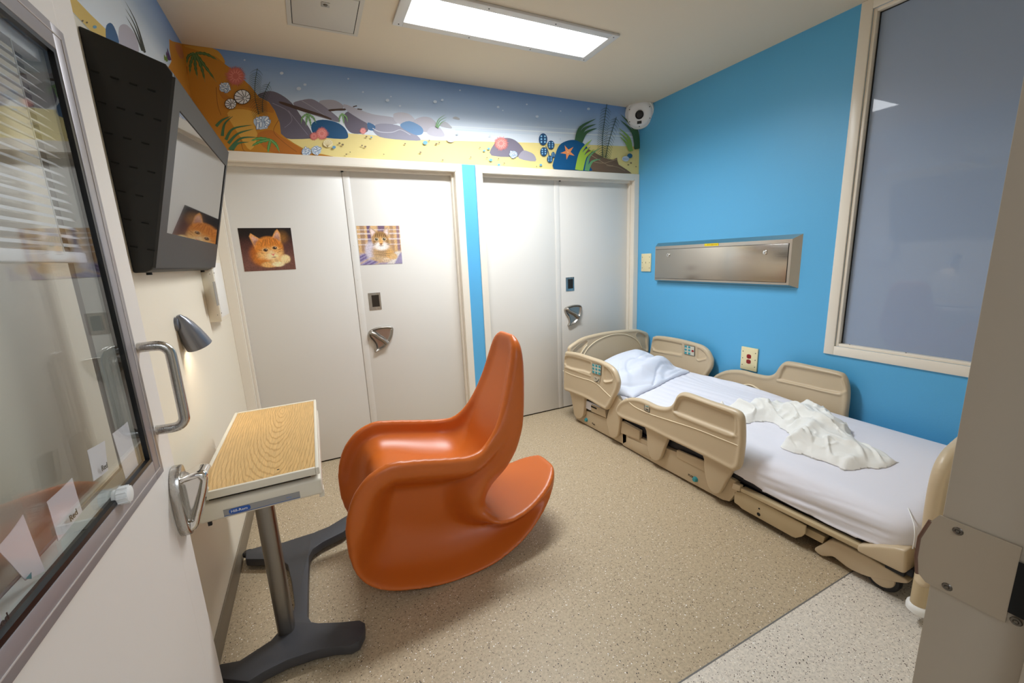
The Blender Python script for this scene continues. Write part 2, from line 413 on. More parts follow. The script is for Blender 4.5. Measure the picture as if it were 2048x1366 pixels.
wall_boxes('wall_right', [(W, W + .13, YF - TH, WY0, 0, H), (W, W + .13, WY1, .2, 0, H), (W, W + .13, WY0, WY1, 0, WZ0), (W, W + .13, WY0, WY1, WZ1, H), (W + .1, W + .13, WY0, WY1, WZ0, WZ1)], M_blue, 'blue painted wall behind the bed')
wall_boxes('wall_front', [(0, DX0 - .05, YF - TH, YF, 0, H), (DX1 + .05, W, YF - TH, YF, 0, H), (DX0 - .05, DX1 + .05, YF - TH, YF, 2.2, H)], M_left, 'cream wall holding the entrance doorway')
# corridor behind the camera
wall_boxes('wall_corridor', [(-1.6, 3.6, -5.25, -5.15, 0, 2.7), (-1.7, -1.6, -5.2, YF - TH, 0, 2.7), (3.6, 3.7, -5.2, YF - TH, 0, 2.7), (-1.6, -.0, YF - TH - .05, YF - TH, 0, 2.7), (W, 3.6, YF - TH - .05, YF - TH, 0, 2.7)], M_cream, 'cream corridor walls outside the room')
struct(link('ceiling.001', box(-1.6, 3.6, -5.2, YF - .1, 2.7, 2.75), M_ceil), 'corridor ceiling outside the room')
hl = thing('corridor_fill_light', 'added unseen fill light on the corridor ceiling', 'light', (.6, -4.2, 2.7))  # unseen lamp, added to send cool fill through the doorway
link('frame', box(.0, 1.2, -4.36, -4.04, 2.68, 2.70), M_white, hl); link('lens', box(.04, 1.16, -4.32, -4.08, 2.677, 2.681), M_hall, hl)
# skirting
struct(link('baseboard_left', box(0, .008, YF, 0, 0, .10, .002), M_bb), 'taupe vinyl baseboard along the left wall')
struct(link('baseboard_right', box(W - .008, W, YF, 0, 0, .10, .002), M_bb), 'taupe vinyl baseboard behind the bed')
struct(link('baseboard_back', box(DO1[1] + .05, DO2[0] - .05, -.008, 0, 0, .10, .002), M_bb), 'short taupe baseboard between the two double doors')

# ------------------------------------------------------------------ double doors in the back wall
LY = .07                                            # door face depth behind the wall face
def casing(parent, x0, x1):
    """hollow metal frame: face, jamb and stop"""
    bm = bmesh.new(); fw = .05
    add_box(bm, x0 - fw, x0, -.012, .0, 0, ZT, .002); add_box(bm, x1, x1 + fw, -.012, .0, 0, ZT, .002); add_box(bm, x0, x1, -.012, 0, ZO, ZT, .002)
    add_box(bm, x0 - .004, x0 + .006, -.011, .17, 0, ZO); add_box(bm, x1 - .006, x1 + .004, -.011, .17, 0, ZO); add_box(bm, x0, x1, -.011, .17, ZO - .006, ZO + .004)
    link('door_frame', fin(bm), M_frame, parent)
    bm = bmesh.new()
    add_box(bm, x0 + .006, x0 + .022, .038, LY, 0, ZO - .006, .002); add_box(bm, x1 - .022, x1 - .006, .038, LY, 0, ZO - .006, .002); add_box(bm, x0 + .022, x1 - .022, .038, LY, ZO - .024, ZO - .006, .002)
    link('door_stop', fin(bm), M_frame, parent)

def fin_pull(parent, pts, lever):
    """fin-shaped push-pull paddle on a door face (plane y = LY)"""
    out = [(p[0], p[2]) for p in pts]; lv = [(p[0], p[2]) for p in lever]
    xs = [p[0] for p in out]; zs = [p[1] for p in out]; h = .0022
    ax, (X, Y, Z) = grid3((min(xs) - .01, LY - .06, min(zs) - .01), (max(xs) + .01, LY + .006, max(zs) + .01), (h, h, h))
    X2, Z2 = X[:, 0, :], Z[:, 0, :]; d = sdpoly(X2, Z2, catmull(out, 4, True)); dl = sdline(X2, Z2, catmull(lv, 5))
    top = .014 + .010 * np.exp(-((d + .006) / .006) ** 2) - .006 * sstep(-.012, -.022, d)
    lev = .045 - (dl / .02) ** 2 * .03
    hgt = np.maximum(top, np.where(dl < .017, lev, -1))
    Fv = np.maximum((LY - Y) - hgt[:, None, :], (Y - LY - .003)); Fv = np.maximum(Fv, np.broadcast_to(np.minimum(d, dl - .017)[:, None, :], Fv.shape))
    return link('paddle_handle', nets(Fv, (ax[0][0], ax[1][0], ax[2][0]), (h, h, h), 3), M_satin, parent)

def flush_bolt(parent, x0, x1, z0, z1):
    bm = bmesh.new(); y = LY
    o = .022; add_box(bm, x0, x0 + o, y - .003, y + .002, z0, z1); add_box(bm, x1 - o * .55, x1, y - .003, y + .002, z0, z1)
    add_box(bm, x0 + o, x1 - o * .55, y - .003, y + .002, z0, z0 + o); add_box(bm, x0 + o, x1 - o * .55, y - .003, y + .002, z1 - o * .8, z1)
    f = link('flush_pull', fin(bm), M_steelv, parent)
    f2 = link('pull_pocket', box(x0 + o, x1 - o * .55, y - .0012, y + .001, z0 + o, z1 - o * .8), mat('dark pull recess', (70, 64, 58), .4, .8), f)
    return f
R3 = (640, 640, 2.396); R7 = (440, 320, 3.794); R8 = (940, 320, 3.795)
def double_door(idx, x0, x1, xs, strip, pull, lever, fl, label):
    d = thing('door_%d' % idx, label, 'door', ((x0 + x1) / 2, LY, 0), kind='structure')
    casing(d, x0, x1)
    g = .0016
    link('door_leaf', box(x0 + .008, xs - g / 2, LY, LY + .045, .012, ZO - .012, .0015), M_door, d)
    link('door_leaf', box(xs + g / 2, x1 - .008, LY, LY + .045, .012, ZO - .012, .0015), M_door, d)
    link('astragal', box(strip[0], strip[1], LY - .0035, LY, .012, ZO - .012, .0012), M_door, d)
    link('top_latch', box(xs - .004, xs + .012, LY - .012, LY, ZO - .03, ZO - .022), M_dark, d)
    link('gap_strip', box(x0 + .008, x1 - .008, LY + .012, LY + .04, .0, .012), M_void, d)
    fin_pull(d, pull, lever); flush_bolt(d, *fl)
    for k in range(7):
        screw(d, ((strip[0] + strip[1]) / 2, LY - .0035, .35 + k * .25), (0, -1, 0), .004, M_door, 'rivet')
    return d
tr = lambda p, z: trace(p, z, 'y', LY)
double_door(1, *DO1, .782, (.785, .83),
    tr([(230, 68), (236, 52), (262, 38), (300, 30), (345, 32), (349, 58), (340, 90), (312, 128), (285, 146), (262, 154), (264, 128), (254, 106), (236, 86)], R3),
    tr([(246, 60), (262, 66), (280, 80), (300, 92), (318, 108)], R3), (.867, .955, 1.122, 1.25), 'wide white double door below kitten pictures, beside the left wall')
double_door(2, *DO2, 2.562, (2.512, 2.559),
    tr([(714, 1132), (735, 1113), (790, 1098), (836, 1103), (841, 1140), (826, 1190), (790, 1238), (740, 1260), (748, 1230), (738, 1190), (718, 1160)], R8),
    tr([(730, 1130), (755, 1150), (785, 1165), (812, 1190)], R8), (2.615, 2.706, 1.135, 1.262), 'white double door in the corner behind the bed head')

# ------------------------------------------------------------------ window in the right wall
wn = thing('window_1', 'tall frosted window in a cream frame beside the bed', 'window', (W, -2.3, .78), kind='structure')
bm = bmesh.new(); fw = .055
add_box(bm, W - .012, W + .0, WY1, WY1 + fw, WZ0 - fw, H - .002, .002); add_box(bm, W - .012, W, WY0 - fw + .002, WY0, WZ0 - fw, H - .002, .002)
add_box(bm, W - .012, W, WY0, WY1, WZ0 - fw, WZ0, .002); add_box(bm, W - .012, W, WY0, WY1, WZ1, H - .002, .002)
link('window_frame', fin(bm, 35), M_frame, wn)
bm = bmesh.new(); sw = .018
add_box(bm, W, W + .035, WY1 - sw, WY1, WZ0, WZ1, .002); add_box(bm, W, W + .035, WY0, WY0 + sw, WZ0, WZ1, .002)
add_box(bm, W, W + .035, WY0 + sw, WY1 - sw, WZ0, WZ0 + sw, .002); add_box(bm, W, W + .035, WY0 + sw, WY1 - sw, WZ1 - sw, WZ1, .002)
link('glazing_bead', fin(bm, 35), M_frame, wn)
bm = bmesh.new(); add_box(bm, W + .03, W + .04, WY1 - sw - .005, WY1 - sw, WZ0 + sw, WZ1 - sw); add_box(bm, W + .03, W + .04, WY0 + sw, WY1 - sw, WZ1 - sw - .004, WZ1 - sw)
link('gasket', fin(bm), M_gask, wn)
link('pane', box(W + .035, W + .043, WY0 + sw, WY1 - sw, WZ0 + sw, WZ1 - sw), M_frost, wn)
for k in range(8): screw(wn, (W + .016, WY1 - sw, WZ0 + .05 + k * .24), (0, -1, 0), .004, M_ink)
for k in range(4): screw(wn, (W + .016, WY1 - .07 - k * .27, WZ0 + sw), (0, 0, 1), .004, M_ink)

# ------------------------------------------------------------------ entrance frame (strike jamb on the right, hinge jamb on the left)
jb = thing('trim_2', 'beige steel entrance door frame with strike plate', 'door frame', (DX1, YF, 0), kind='structure')
bm = bmesh.new()
add_box(bm, DX1, DX1 + .05, YF - TH - .012, YF, 0, 2.2, .0015); add_box(bm, DX0 - .05, DX0, YF - TH - .012, YF, 0, 2.2, .0015); add_box(bm, DX0, DX1, YF - TH - .012, YF, 2.15, 2.2, .0015)
link('jamb', fin(bm, 35), M_jamb, jb)
bm = bmesh.new(); add_box(bm, DX1 - .016, DX1, YF - .112, YF - .062, 0, 2.15, .002)
link('door_stop', fin(bm, 35), M_jamb, jb).location = (0, -.03, 0)
sp = link('strike_plate', prism([(DX1 - .0005, YF - .07, .999), (DX1 - .0005, YF + .004, .999), (DX1 - .0005, YF + .016, 1.01), (DX1 - .0005, YF + .018, 1.06), (DX1 - .0005, YF + .012, 1.085), (DX1 - .0005, YF + .002, 1.104), (DX1 - .0005, YF - .07, 1.104)], (-.0018, 0, 0)), mat('beige strike metal', (180, 166, 146), .38, .35), jb)
link('strike_lip', tube([(DX1 - .001, YF + .014, 1.005), (DX1 - .001, YF + .0175, 1.03), (DX1 - .001, YF + .0175, 1.06), (DX1 - .001, YF + .01, 1.09)], .0025, 8), mat('worn strike lip', (120, 92, 78), .4, .5), jb)
link('strike_hole', box(DX1 - .0028, DX1 - .002, YF - .088, YF - .07, 1.015, 1.085), M_void, jb)
for (yy, zz) in ((-3.005, 1.092), (-3.005, 1.008), (-3.066, 1.008)):
    screw(jb, (DX1 - .0022, yy, zz), (-1, 0, 0), .0055)

# ================================================================== ENTRANCE DOOR (open, parallel to the left wall)
ed = thing('door_3', 'open cream entrance door with blinds in its window', 'door', (.097, YF, 0), kind='structure')
FX, BX = .12, .072; EY, HY = -1.902, YF + .004      # face planes, free edge, hinge edge
GY1, GY0, GZ0, GZ1 = -1.996, -2.86, .998, 1.932     # outer edge of the window kit
bm = bmesh.new()
add_box(bm, BX, FX, GY1, EY, .008, 2.13, .002); add_box(bm, BX, FX, HY, GY0, .008, 2.13, .002)
add_box(bm, BX, FX, GY0, GY1, .008, GZ0); add_box(bm, BX, FX, GY0, GY1, GZ1, 2.13)
link('door_leaf', fin(bm), M_leaf, ed)
kw = .048
bm = bmesh.new()
for sgn, xf in ((1, FX), (-1, BX)):
    a, b = (xf - .012, xf + .006) if sgn > 0 else (xf - .006, xf + .012)
    add_box(bm, a, b, GY1 - kw, GY1, GZ0, GZ1, .002); add_box(bm, a, b, GY0, GY0 + kw, GZ0, GZ1, .002)
    add_box(bm, a, b, GY0 + kw, GY1 - kw, GZ0, GZ0 + kw, .002); add_box(bm, a, b, GY0 + kw, GY1 - kw, GZ1 - kw, GZ1, .002)
link('window_frame', fin(bm, 35), M_galv, ed)
bm = bmesh.new(); k2 = .018
x0, x1 = FX + .006, FX + .0072                       # thin proud line on the frame
add_box(bm, x0, x1, GY1 - k2 - .002, GY1 - k2, GZ0 + k2, GZ1 - k2); add_box(bm, x0, x1, GY0 + k2, GY1 - k2, GZ0 + k2, GZ0 + k2 + .002); add_box(bm, x0, x1, GY0 + k2, GY1 - k2, GZ1 - k2 - .002, GZ1 - k2)
link('frame_bead', fin(bm), mat('pale frame bead', (206, 196, 190), .4), ed)
iy1, iy0, iz0, iz1 = GY1 - kw, GY0 + kw, GZ0 + kw, GZ1 - kw
bm = bmesh.new()
add_box(bm, FX - .010, FX + .0045, iy1 - .010, iy1, iz0, iz1); add_box(bm, FX - .010, FX + .0045, iy0, iy0 + .010, iz0, iz1)
add_box(bm, FX - .010, FX + .0045, iy0 + .01, iy1 - .01, iz0, iz0 + .009); add_box(bm, FX - .010, FX + .0045, iy0 + .01, iy1 - .01, iz1 - .009, iz1)
link('gasket', fin(bm), M_gask, ed)
link('glass_pane', box(FX - .005, FX, iy0, iy1, iz0, iz1), M_glass, ed)
link('glass_pane', box(BX, BX + .004, iy0, iy1, iz0, iz1), M_glass, ed)
bm = bmesh.new(); add_box(bm, BX + .004, FX - .005, iy0, iy1, iz0 - .003, iz0 + .002); add_box(bm, BX + .004, FX - .005, iy1 - .002, iy1 + .003, iz0, iz1); add_box(bm, BX + .004, FX - .005, iy0, iy1, iz1 - .002, iz1 + .002)
link('cavity_lining', fin(bm), M_cavity, ed)
bx_ = (BX + FX) / 2
bl = link('blind', box(bx_ - .009, bx_ + .009, iy0 + .02, iy1 - .012, iz1 - .03, iz1 - .003, .002), M_blind, ed)
sl = me_from([(-.0075, iy0 + .03, -.0025), (0, iy0 + .03, .0012), (.0075, iy0 + .03, -.0015), (-.0075, iy1 - .02, -.0025), (0, iy1 - .02, .0012), (.0075, iy1 - .02, -.0015),
              (-.0075, iy0 + .03, -.0033), (0, iy0 + .03, .0004), (.0075, iy0 + .03, -.0023), (-.0075, iy1 - .02, -.0033), (0, iy1 - .02, .0004), (.0075, iy1 - .02, -.0023)],
             [(0, 1, 4, 3), (1, 2, 5, 4), (9, 10, 7, 6), (10, 11, 8, 7), (0, 3, 9, 6), (5, 2, 8, 11), (3, 4, 10, 9), (4, 5, 11, 10), (1, 0, 6, 7), (2, 1, 7, 8)]); sl.materials.append(M_blind)
nsl = 20
for k in range(nsl):
    o = bpy.data.objects.new('slat', sl); COL.objects.link(o); o.parent = bl; o.location = (bx_, 0, iz1 - .045 - k * .0165); o.rotation_euler = (0, .5, 0)
zb = iz1 - .045 - nsl * .0165 - .002
link('bottom_rail', box(bx_ - .009, bx_ + .009, iy0 + .03, iy1 - .02, zb - .016, zb + .004, .003), M_blind, bl)
for yy in (iy1 - .10, iy1 - .42, iy0 + .12): link('lift_cord', tube([(bx_ + .008, yy, iz1 - .02), (bx_ + .008, yy, zb)], .0012, 6), M_white, bl)
kn = link('blind_knob', lathe([(0, .022), (.009, .022), (.015, .02), (.016, .016), (.016, .004), (.013, 0), (.013, -.004)], (FX + .001, -2.223, 1.056), (1, 0, 0), 24), M_white, ed)
bm = bmesh.new()
for k in range(10):
    a = 2 * PI * k / 10; tube_bm(bm, [(FX + .005, -2.223 + .0162 * math.cos(a), 1.056 + .0162 * math.sin(a)), (FX + .02, -2.223 + .0162 * math.cos(a), 1.056 + .0162 * math.sin(a))], .0016, 6)
link('knob_grip', fin(bm, 40), M_white, kn)
# stainless D pull
pl = link('pull_handle', tube(catmull([(FX, -1.966, 1.297), (FX + .03, -1.966, 1.2975), (FX + .046, -1.966, 1.294), (FX + .056, -1.966, 1.282), (FX + .058, -1.966, 1.265), (FX + .058, -1.966, 1.195), (FX + .058, -1.966, 1.125), (FX + .056, -1.966, 1.108), (FX + .046, -1.966, 1.096), (FX + .03, -1.966, 1.0925), (FX, -1.966, 1.093)], 5), .0115, 16), M_steelv, ed)
# chrome push-pull paddle
def lever(p): return p
yc = -1.935; zc = .885
ol = [(yc - .045, zc - .055), (yc - .05, zc), (yc - .045, zc + .05), (yc - .02, zc + .088), (yc + .012, zc + .094), (yc + .026, zc + .07), (yc + .028, zc), (yc + .022, zc - .06), (yc, zc - .09), (yc - .028, zc - .085)]
link('paddle_plate', prism([(FX, a, b) for a, b in catmull(ol, 4, True)], (.022, 0, 0), .004), M_steelv, ed)
prof_ = catmull([(FX + .010, zc + .055), (FX + .030, zc + .072), (FX + .055, zc + .080), (FX + .074, zc + .076), (FX + .079, zc + .062), (FX + .072, zc + .030), (FX + .060, zc - .005), (FX + .046, zc - .045), (FX + .036, zc - .072), (FX + .022, zc - .082), (FX + .008, zc - .070)], 4, True)
ax_, (X, Y, Z) = grid3((FX - .002, yc - .055, zc - .10), (FX + .095, yc + .045, zc + .10), (.0022,) * 3)
d2 = sdpoly(X[:, 0, :], Z[:, 0, :], prof_)[:, None, :]
Fv = smax(np.broadcast_to(d2, X.shape), np.abs(Y - yc + .002) - .034 + .10 * np.maximum(0, zc - .02 - Z), .016)
dish = sdpoly(X[:, 0, :], Z[:, 0, :], [(FX + .004, zc + .052), (FX + .030, zc + .062), (FX + .060, zc + .066), (FX + .066, zc + .055), (FX + .056, zc + .02), (FX + .044, zc - .015), (FX + .030, zc - .05), (FX + .004, zc - .055)])[:, None, :]
cut = smax(np.broadcast_to(dish, X.shape), Y - (yc - .022), .010)
Fv = smax(Fv, -cut, .006)
link('paddle_handle', nets(Fv, (ax_[0][0], ax_[1][0], ax_[2][0]), (.0022,) * 3, 3), M_chrome, ed)

# paper notes standing in the door window
def note(px4, label, word=None, curl=.0014, name='paper_note'):
    """px4: pixel corners (top-left, top-right, bottom-right, bottom-left) of a note behind the front pane"""
    p4 = [(p[1], max(p[2], iz0 + .004)) for p in [on(a_, b_, 'x', FX - .009) for a_, b_ in px4]]
    g = []; n = 8; x = FX - .0105 - 2 * curl
    a, b, c, d = [np.array(q) for q in p4]
    for lay in (0, 1):
        for j in range(n + 1):
            for i in range(n + 1):
                s, t = i / n, j / n; q = (a * (1 - s) + b * s) * (1 - t) + (d * (1 - s) + c * s) * t
                g.append((x + curl * math.sin(s * 2.6 + t) * (1 - t * .6) + .0006 * lay + curl, q[0], q[1]))
    f = []; m_ = n + 1; off = m_ * m_
    for j in range(n):
        for i in range(n):
            k = j * m_ + i; f.append((k, k + m_, k + m_ + 1, k + 1)); f.append((off + k, off + k + 1, off + k + m_ + 1, off + k + m_))
    o = tag(link(name, me_from(g, f, 60), M_paper), label, 'paper note', 'paper notes in the door window')
    if word:
        e = (c - d); L_ = np.linalg.norm(e); u = e / L_; p0 = d + (a - d) * .16 + u * L_ * .38
        link('handwriting', text_mesh(word, .015, (FX - .0062, p0[0], p0[1]), (0, u[0], u[1]), (0, -u[1], u[0]), .0004), M_ink, o)
    return o
note([(228, 867), (257, 843), (282, 938), (255, 962)], 'blank white note nearest the free edge of the entrance door')
note([(178, 900), (212, 881), (220, 940), (190, 962)], 'small white note with handwriting, between blank note and blind knob', 'Red')
note([(98, 1003), (147, 955), (169, 1022), (120, 1082)], 'square white note with handwriting, left of the blind knob', 'Red')
n4 = note([(0, 1096), (50, 1028), (97, 1140), (56, 1160)], 'creased white note with teal corner, tilted in the door window', None, .002)
c0 = on(57, 1156, 'x', FX - .009); link('teal_corner', prism([(FX - .0085, c0[1] - .006, c0[2] + .003), (FX - .0085, c0[1] + .006, c0[2] + .004), (FX - .0085, c0[1] + .003, c0[2] - .004)], (.0006, 0, 0)), M_teal, n4)
note([(-40, 1260), (0, 1200), (20, 1275), (-15, 1320)], 'white note with handwriting at the far left edge of photo', 'Red')

# ================================================================== ROCKING CHAIR
rc = thing('rocking_chair', 'orange moulded plastic rocking chair with looping arms', 'rocking chair', (.98, -1.305, 0))
y0 = -1.305
outl = [(1.585, .285), (1.52, .222), (1.42, .142), (1.3, .072), (1.15, .02), (1.0, .002), (.88, .008), (.76, .035), (.65, .072), (.57, .125), (.515, .205), (.492, .32), (.497, .443), (.533, .551), (.598, .63), (.69, .668), (.79, .658), (.92, .632), (1.03, .612), (1.1, .615), (1.165, .66), (1.22, .74), (1.27, .85), (1.312, .98), (1.335, 1.055), (1.352, 1.092), (1.370, 1.094), (1.383, 1.05), (1.385, .95), (1.370, .82), (1.343, .68), (1.30, .54), (1.245, .42), (1.185, .335), (1.145, .285), (1.158, .245), (1.23, .225), (1.33, .235), (1.44, .272), (1.53, .315), (1.575, .335)]
outl = [tuple(p) for p in catmull(outl, 4, True)]
pan = [(1.31, 1.20), (1.322, 1.13), (1.340, 1.065), (1.331, .98), (1.289, .85), (1.242, .735), (1.198, .62), (1.148, .518), (1.07, .468), (.97, .474), (.86, .504), (.77, .532), (.70, .542), (.655, .520), (.632, .46), (.628, .36), (.628, .28), (.60, .205), (.555, .165), (.50, .14), (.44, .12), (.40, .115), (.2, .115), (.2, 1.4), (1.31, 1.4)]
panl = [tuple(p) for p in catmull(pan[:20], 4)] + pan[20:]
hh = .0095
ax_, (X, Y, Z) = grid3((.46, y0 - 34 * hh, -.03), (1.62, y0 + hh * .5, 1.14), (hh, hh, hh))
V_ = np.abs(Y - y0)[:1, :, :1]; X2, Z2 = X[:, 0, :], Z[:, 0, :]
d2 = sdpoly(X2, Z2, outl); dT = sdpoly(X2, Z2, panl)
arm_w = .275
back_w = np.interp(Z2, [.24, .30, .36, .45, .55, .66, .74, .80, .90, 1.0, 1.05, 1.085, 1.10, 1.12], [.06, .085, .125, .18, .215, .222, .205, .192, .172, .154, .142, .120, .090, .02])
uu = np.clip((X2 - .98) / .615, 0, .999); tail_w = np.where(X2 > .98, arm_w * (1 - uu ** 2.6) ** .42, arm_w)
is_back = (Z2 > .25 + np.maximum(0, X2 - 1.14) * .45)
bl_ = sstep(1.02, 1.21, X2 - .10 * sstep(.62, .50, Z2) * 0)
rim = np.where(is_back, arm_w * (1 - bl_) + back_w * bl_, tail_w)
rim = np.where(is_back & (Z2 > .66), np.minimum(rim, back_w + .06 * (1 - bl_)), rim)
for _ in range(14): rim = (rim + np.roll(rim, 1, 0) + np.roll(rim, -1, 0) + np.roll(rim, 1, 1) + np.roll(rim, -1, 1)) / 5
hi_ = sstep(.10, .46, Z2); Dn = .17 + .10 * hi_
t_ = np.clip((-d2 - .012) / Dn, 0, 1)
g_lo = (1 - t_) ** 1.75; g_hi = 1 - sstep(.16, .84, t_); g_ = g_lo * (1 - hi_) + g_hi * hi_
g_ = g_ * (1 - .25 * (1 - hi_) * sstep(0, .3, t_))
neckw = .06
hw = np.minimum(rim, neckw + (rim - neckw) * g_)
body = smax(np.broadcast_to(d2[:, None, :], X.shape), V_ - hw[:, None, :], .040)
hin = hw - .042
tro = smax(np.broadcast_to(dT[:, None, :], X.shape), V_ - np.maximum(hin, .008)[:, None, :], .04)
Fv = smax(body, -tro, .020)
Fv = Fv[:, :35, :]
full = np.concatenate([Fv, Fv[:, :-1, :][:, ::-1, :]], 1)
chair_me = nets(full, (ax_[0][0], ax_[1][0], ax_[2][0]), (hh,) * 3, 6)
zmin = min(v.co.z for v in chair_me.vertices)
for v in chair_me.vertices: v.co.z -= zmin
link('shell', chair_me, M_orange, rc)

# ================================================================== OVERBED TABLE
tb = thing('overbed_table', 'wheeled overbed table with oak laminate top and steel column', 'table', (.25, -1.4, 0))
TZ = .80; tc_ = [on(468, 826, 'z', TZ), on(629, 799, 'z', TZ), on(642, 936, 'z', TZ), on(393, 990, 'z', TZ)]
tx0, tx1, ty0, ty1 = .098, .446, -1.746, -.95
link('tray_top', box(tx0 + .008, tx1 - .008, ty0 + .008, ty1 - .008, TZ - .012, TZ + .0005), M_wood, tb)
bm = bmesh.new(); rw = .012
add_box(bm, tx0, tx0 + rw, ty0, ty1, TZ - .022, TZ + .004, .003); add_box(bm, tx1 - rw, tx1, ty0, ty1, TZ - .022, TZ + .004, .003)
add_box(bm, tx0 + rw, tx1 - rw, ty0, ty0 + rw, TZ - .022, TZ + .004, .003); add_box(bm, tx0 + rw, tx1 - rw, ty1 - rw, ty1, TZ - .022, TZ + .004, .003)
link('edge_band', fin(bm, 35), M_tabw, tb)
link('spill_mark', box(.318, .325, -1.69, -1.684, TZ + .0004, TZ + .001), M_ink, tb)
link('runner', box(tx0 + .03, tx1 - .03, ty0 + .03, ty1 - .05, TZ - .04, TZ - .022), M_dark, tb)
bd = link('table_body', box(tx0 - .002, tx1 + .002, ty0 + .002, ty1 - .03, TZ - .098, TZ - .038, .010, 3), M_tabw, tb)
link('trim_strip', box(.165, .378, ty0 - .0005, ty0 + .004, TZ - .088, TZ - .067), M_greyp, bd)
link('blue_line', box(.165, .378, ty0 - .001, ty0 + .002, TZ - .0885, TZ - .0865), mat('blue print', (58, 92, 152), .5), bd)
pill = [(.208 + .029 * (abs(math.cos(a)) ** .5) * math.copysign(1, math.cos(a)), ty0 - .0006, TZ - .0765 + .0088 * (abs(math.sin(a)) ** .5) * math.copysign(1, math.sin(a))) for a in [2 * PI * k / 24 for k in range(24)]]
link('logo_badge', prism(pill, (0, -.001, 0)), mat('blue badge', (34, 84, 166), .4), bd)
link('logo_lettering', text_mesh('Hill-Rom', .0125, (.184, ty0 - .0018, TZ - .0805), (1, 0, 0), (0, 0, 1), .0003), M_white, bd)
link('model_lettering', text_mesh('PMJr', .009, (.338, ty0 - .0008, TZ - .081), (1, 0, 0), (0, 0, 1), .0003), mat('pale blue print', (110, 140, 190), .5), bd)
link('release_lever', box(tx1 - .012, tx1 + .004, ty0 + .02, ty0 + .06, TZ - .118, TZ - .09, .003), M_tabw, tb)
link('peg', box(tx0 + .02, tx0 + .03, ty0 + .01, ty0 + .018, TZ - .112, TZ - .098), M_dark, tb)
cx_, cy_ = .240, -1.53
col_ = [(cx_ + .030 * math.copysign(abs(math.cos(a)) ** .6, math.cos(a)), cy_ + .038 * math.copysign(abs(math.sin(a)) ** .6, math.sin(a)), .055) for a in [2 * PI * k / 28 for k in range(28)]]
link('column', prism(col_, (0, 0, .60), sm=30), brushed_mat('satin grey steel column', (150, 146, 140), .40, axis=2), tb)
col2 = [(cx_ + .025 * math.copysign(abs(math.cos(a)) ** .6, math.cos(a)), cy_ + .033 * math.copysign(abs(math.sin(a)) ** .6, math.sin(a)), .65) for a in [2 * PI * k / 28 for k in range(28)]]
link('inner_column', prism(col2, (0, 0, TZ - .098 - .65), sm=30), M_steelv, tb)
T2 = (380, 1050, 4.3225)
bp_ = trace([(480, 225), (640, 178), (810, 152), (930, 112), (1060, 72), (1200, 15)], T2, 'z', .06)
bp_ = [(p[0], p[1]) for p in bp_] + [(.60, -.80), (.61, -.875)]
bp_ += [(p[0], p[1]) for p in trace([(1330, 60), (1150, 150), (1065, 210), (1030, 275), (1022, 500), (1018, 790), (1050, 840), (1110, 850), (1300, 842), (1470, 826), (1512, 850), (1508, 920), (1465, 1010), (1390, 1050), (1250, 1060), (1080, 1095), (850, 1170), (650, 1268), (500, 1362)], T2, 'z', .06)]
bp_ += [(.05, -1.66), (.025, -1.645), (.025, -1.585)]
bp_ += [(p[0], p[1]) for p in trace([(430, 1175), (600, 1065), (700, 1000), (770, 920), (860, 840), (905, 700), (880, 500), (845, 350), (780, 300), (690, 300), (480, 300)], T2, 'z', .06)]
base = link('base', prism([(a, b, .022) for a, b in bp_], (0, 0, .042), .006), M_base, tb)
for (a, b) in ((.49, -1.655), (.06, -1.63), (.05, -.90), (.56, -.83)):
    link('caster', lathe([(0, -.009), (.016, -.009), (.019, -.005), (.019, .005), (.016, .009), (0, .009)], (a, b, .019), (1, .3, 0), 18), M_dark, tb)
link('wall_bumper', lathe([(0, -.012), (.02, -.012), (.026, -.006), (.026, .006), (.02, .012), (0, .012)], (.038, -.915, .045), (0, .1, 1), 20), M_dark, tb)

# ================================================================== BED
BXN = 2.44                                           # outer face of the near side rails
bed = thing('hospital_bed', 'beige adjustable hospital bed with raised side rails', 'bed', (2.92, -1.4, 0))
def panel_net(outline, x_face, side, thick, recesses=(), ridges=(), h=.0045, depth=.009, axis='x', rim=.006):
    """rounded moulded board standing on plane axis=x_face; side = direction (+1/-1) of the detailed face"""
    P = catmull(outline, 3, True); us = [p[0] for p in P]; zs = [p[1] for p in P]
    hx = .004
    a = np.arange(-thick / 2 - .014, thick / 2 + .018, hx); u = np.arange(min(us) - .012, max(us) + .012, h); z = np.arange(min(zs) - .012, max(zs) + .012, h)
    A, U, Zz = np.meshgrid(a, u, z, indexing='ij'); U2, Z2 = U[0], Zz[0]
    d = sdpoly(U2, Z2, P)
    top = thick / 2 + rim * np.exp(-((d + .016) / .014) ** 2)
    for r in recesses:
        dr = sdpoly(U2, Z2, catmull(r, 3, True)); top = top - depth * sstep(.004, -.010, dr) + .003 * np.exp(-((dr - .006) / .006) ** 2)
    for r, hg, wd in ridges: top = top + hg * np.exp(-(sdline(U2, Z2, r) / wd) ** 2)
    Fv = np.maximum(A - top[None], -A - thick / 2)
    Fv = smax(Fv, np.broadcast_to(d[None], A.shape), .022)
    me = nets(Fv, (0, 0, 0), (hx, h, h), 2)
    for v in me.vertices:
        p = v.co.copy(); aa = (p.x + a[0]); uu = p.y + u[0]; zz = p.z + z[0]
        v.co = (x_face + side * (aa - thick / 2), uu, zz) if axis == 'x' else (uu, x_face + side * (aa - thick / 2), zz)
    if (side < 0) != (axis == 'y'): me.flip_normals()
    return me
def YZ(pts): return [(p[1], p[2]) for p in pts]
def XZ(pts): return [(p[0], p[2]) for p in pts]
def onpx(pts, ax, val): return [on(a, b, ax, val) for a, b in pts]
A1 = (1120, 640, 8.54); A2 = (1120, 780, 9.756); A3 = (1200, 720, 3.938); A4 = (1290, 660, 9.752)
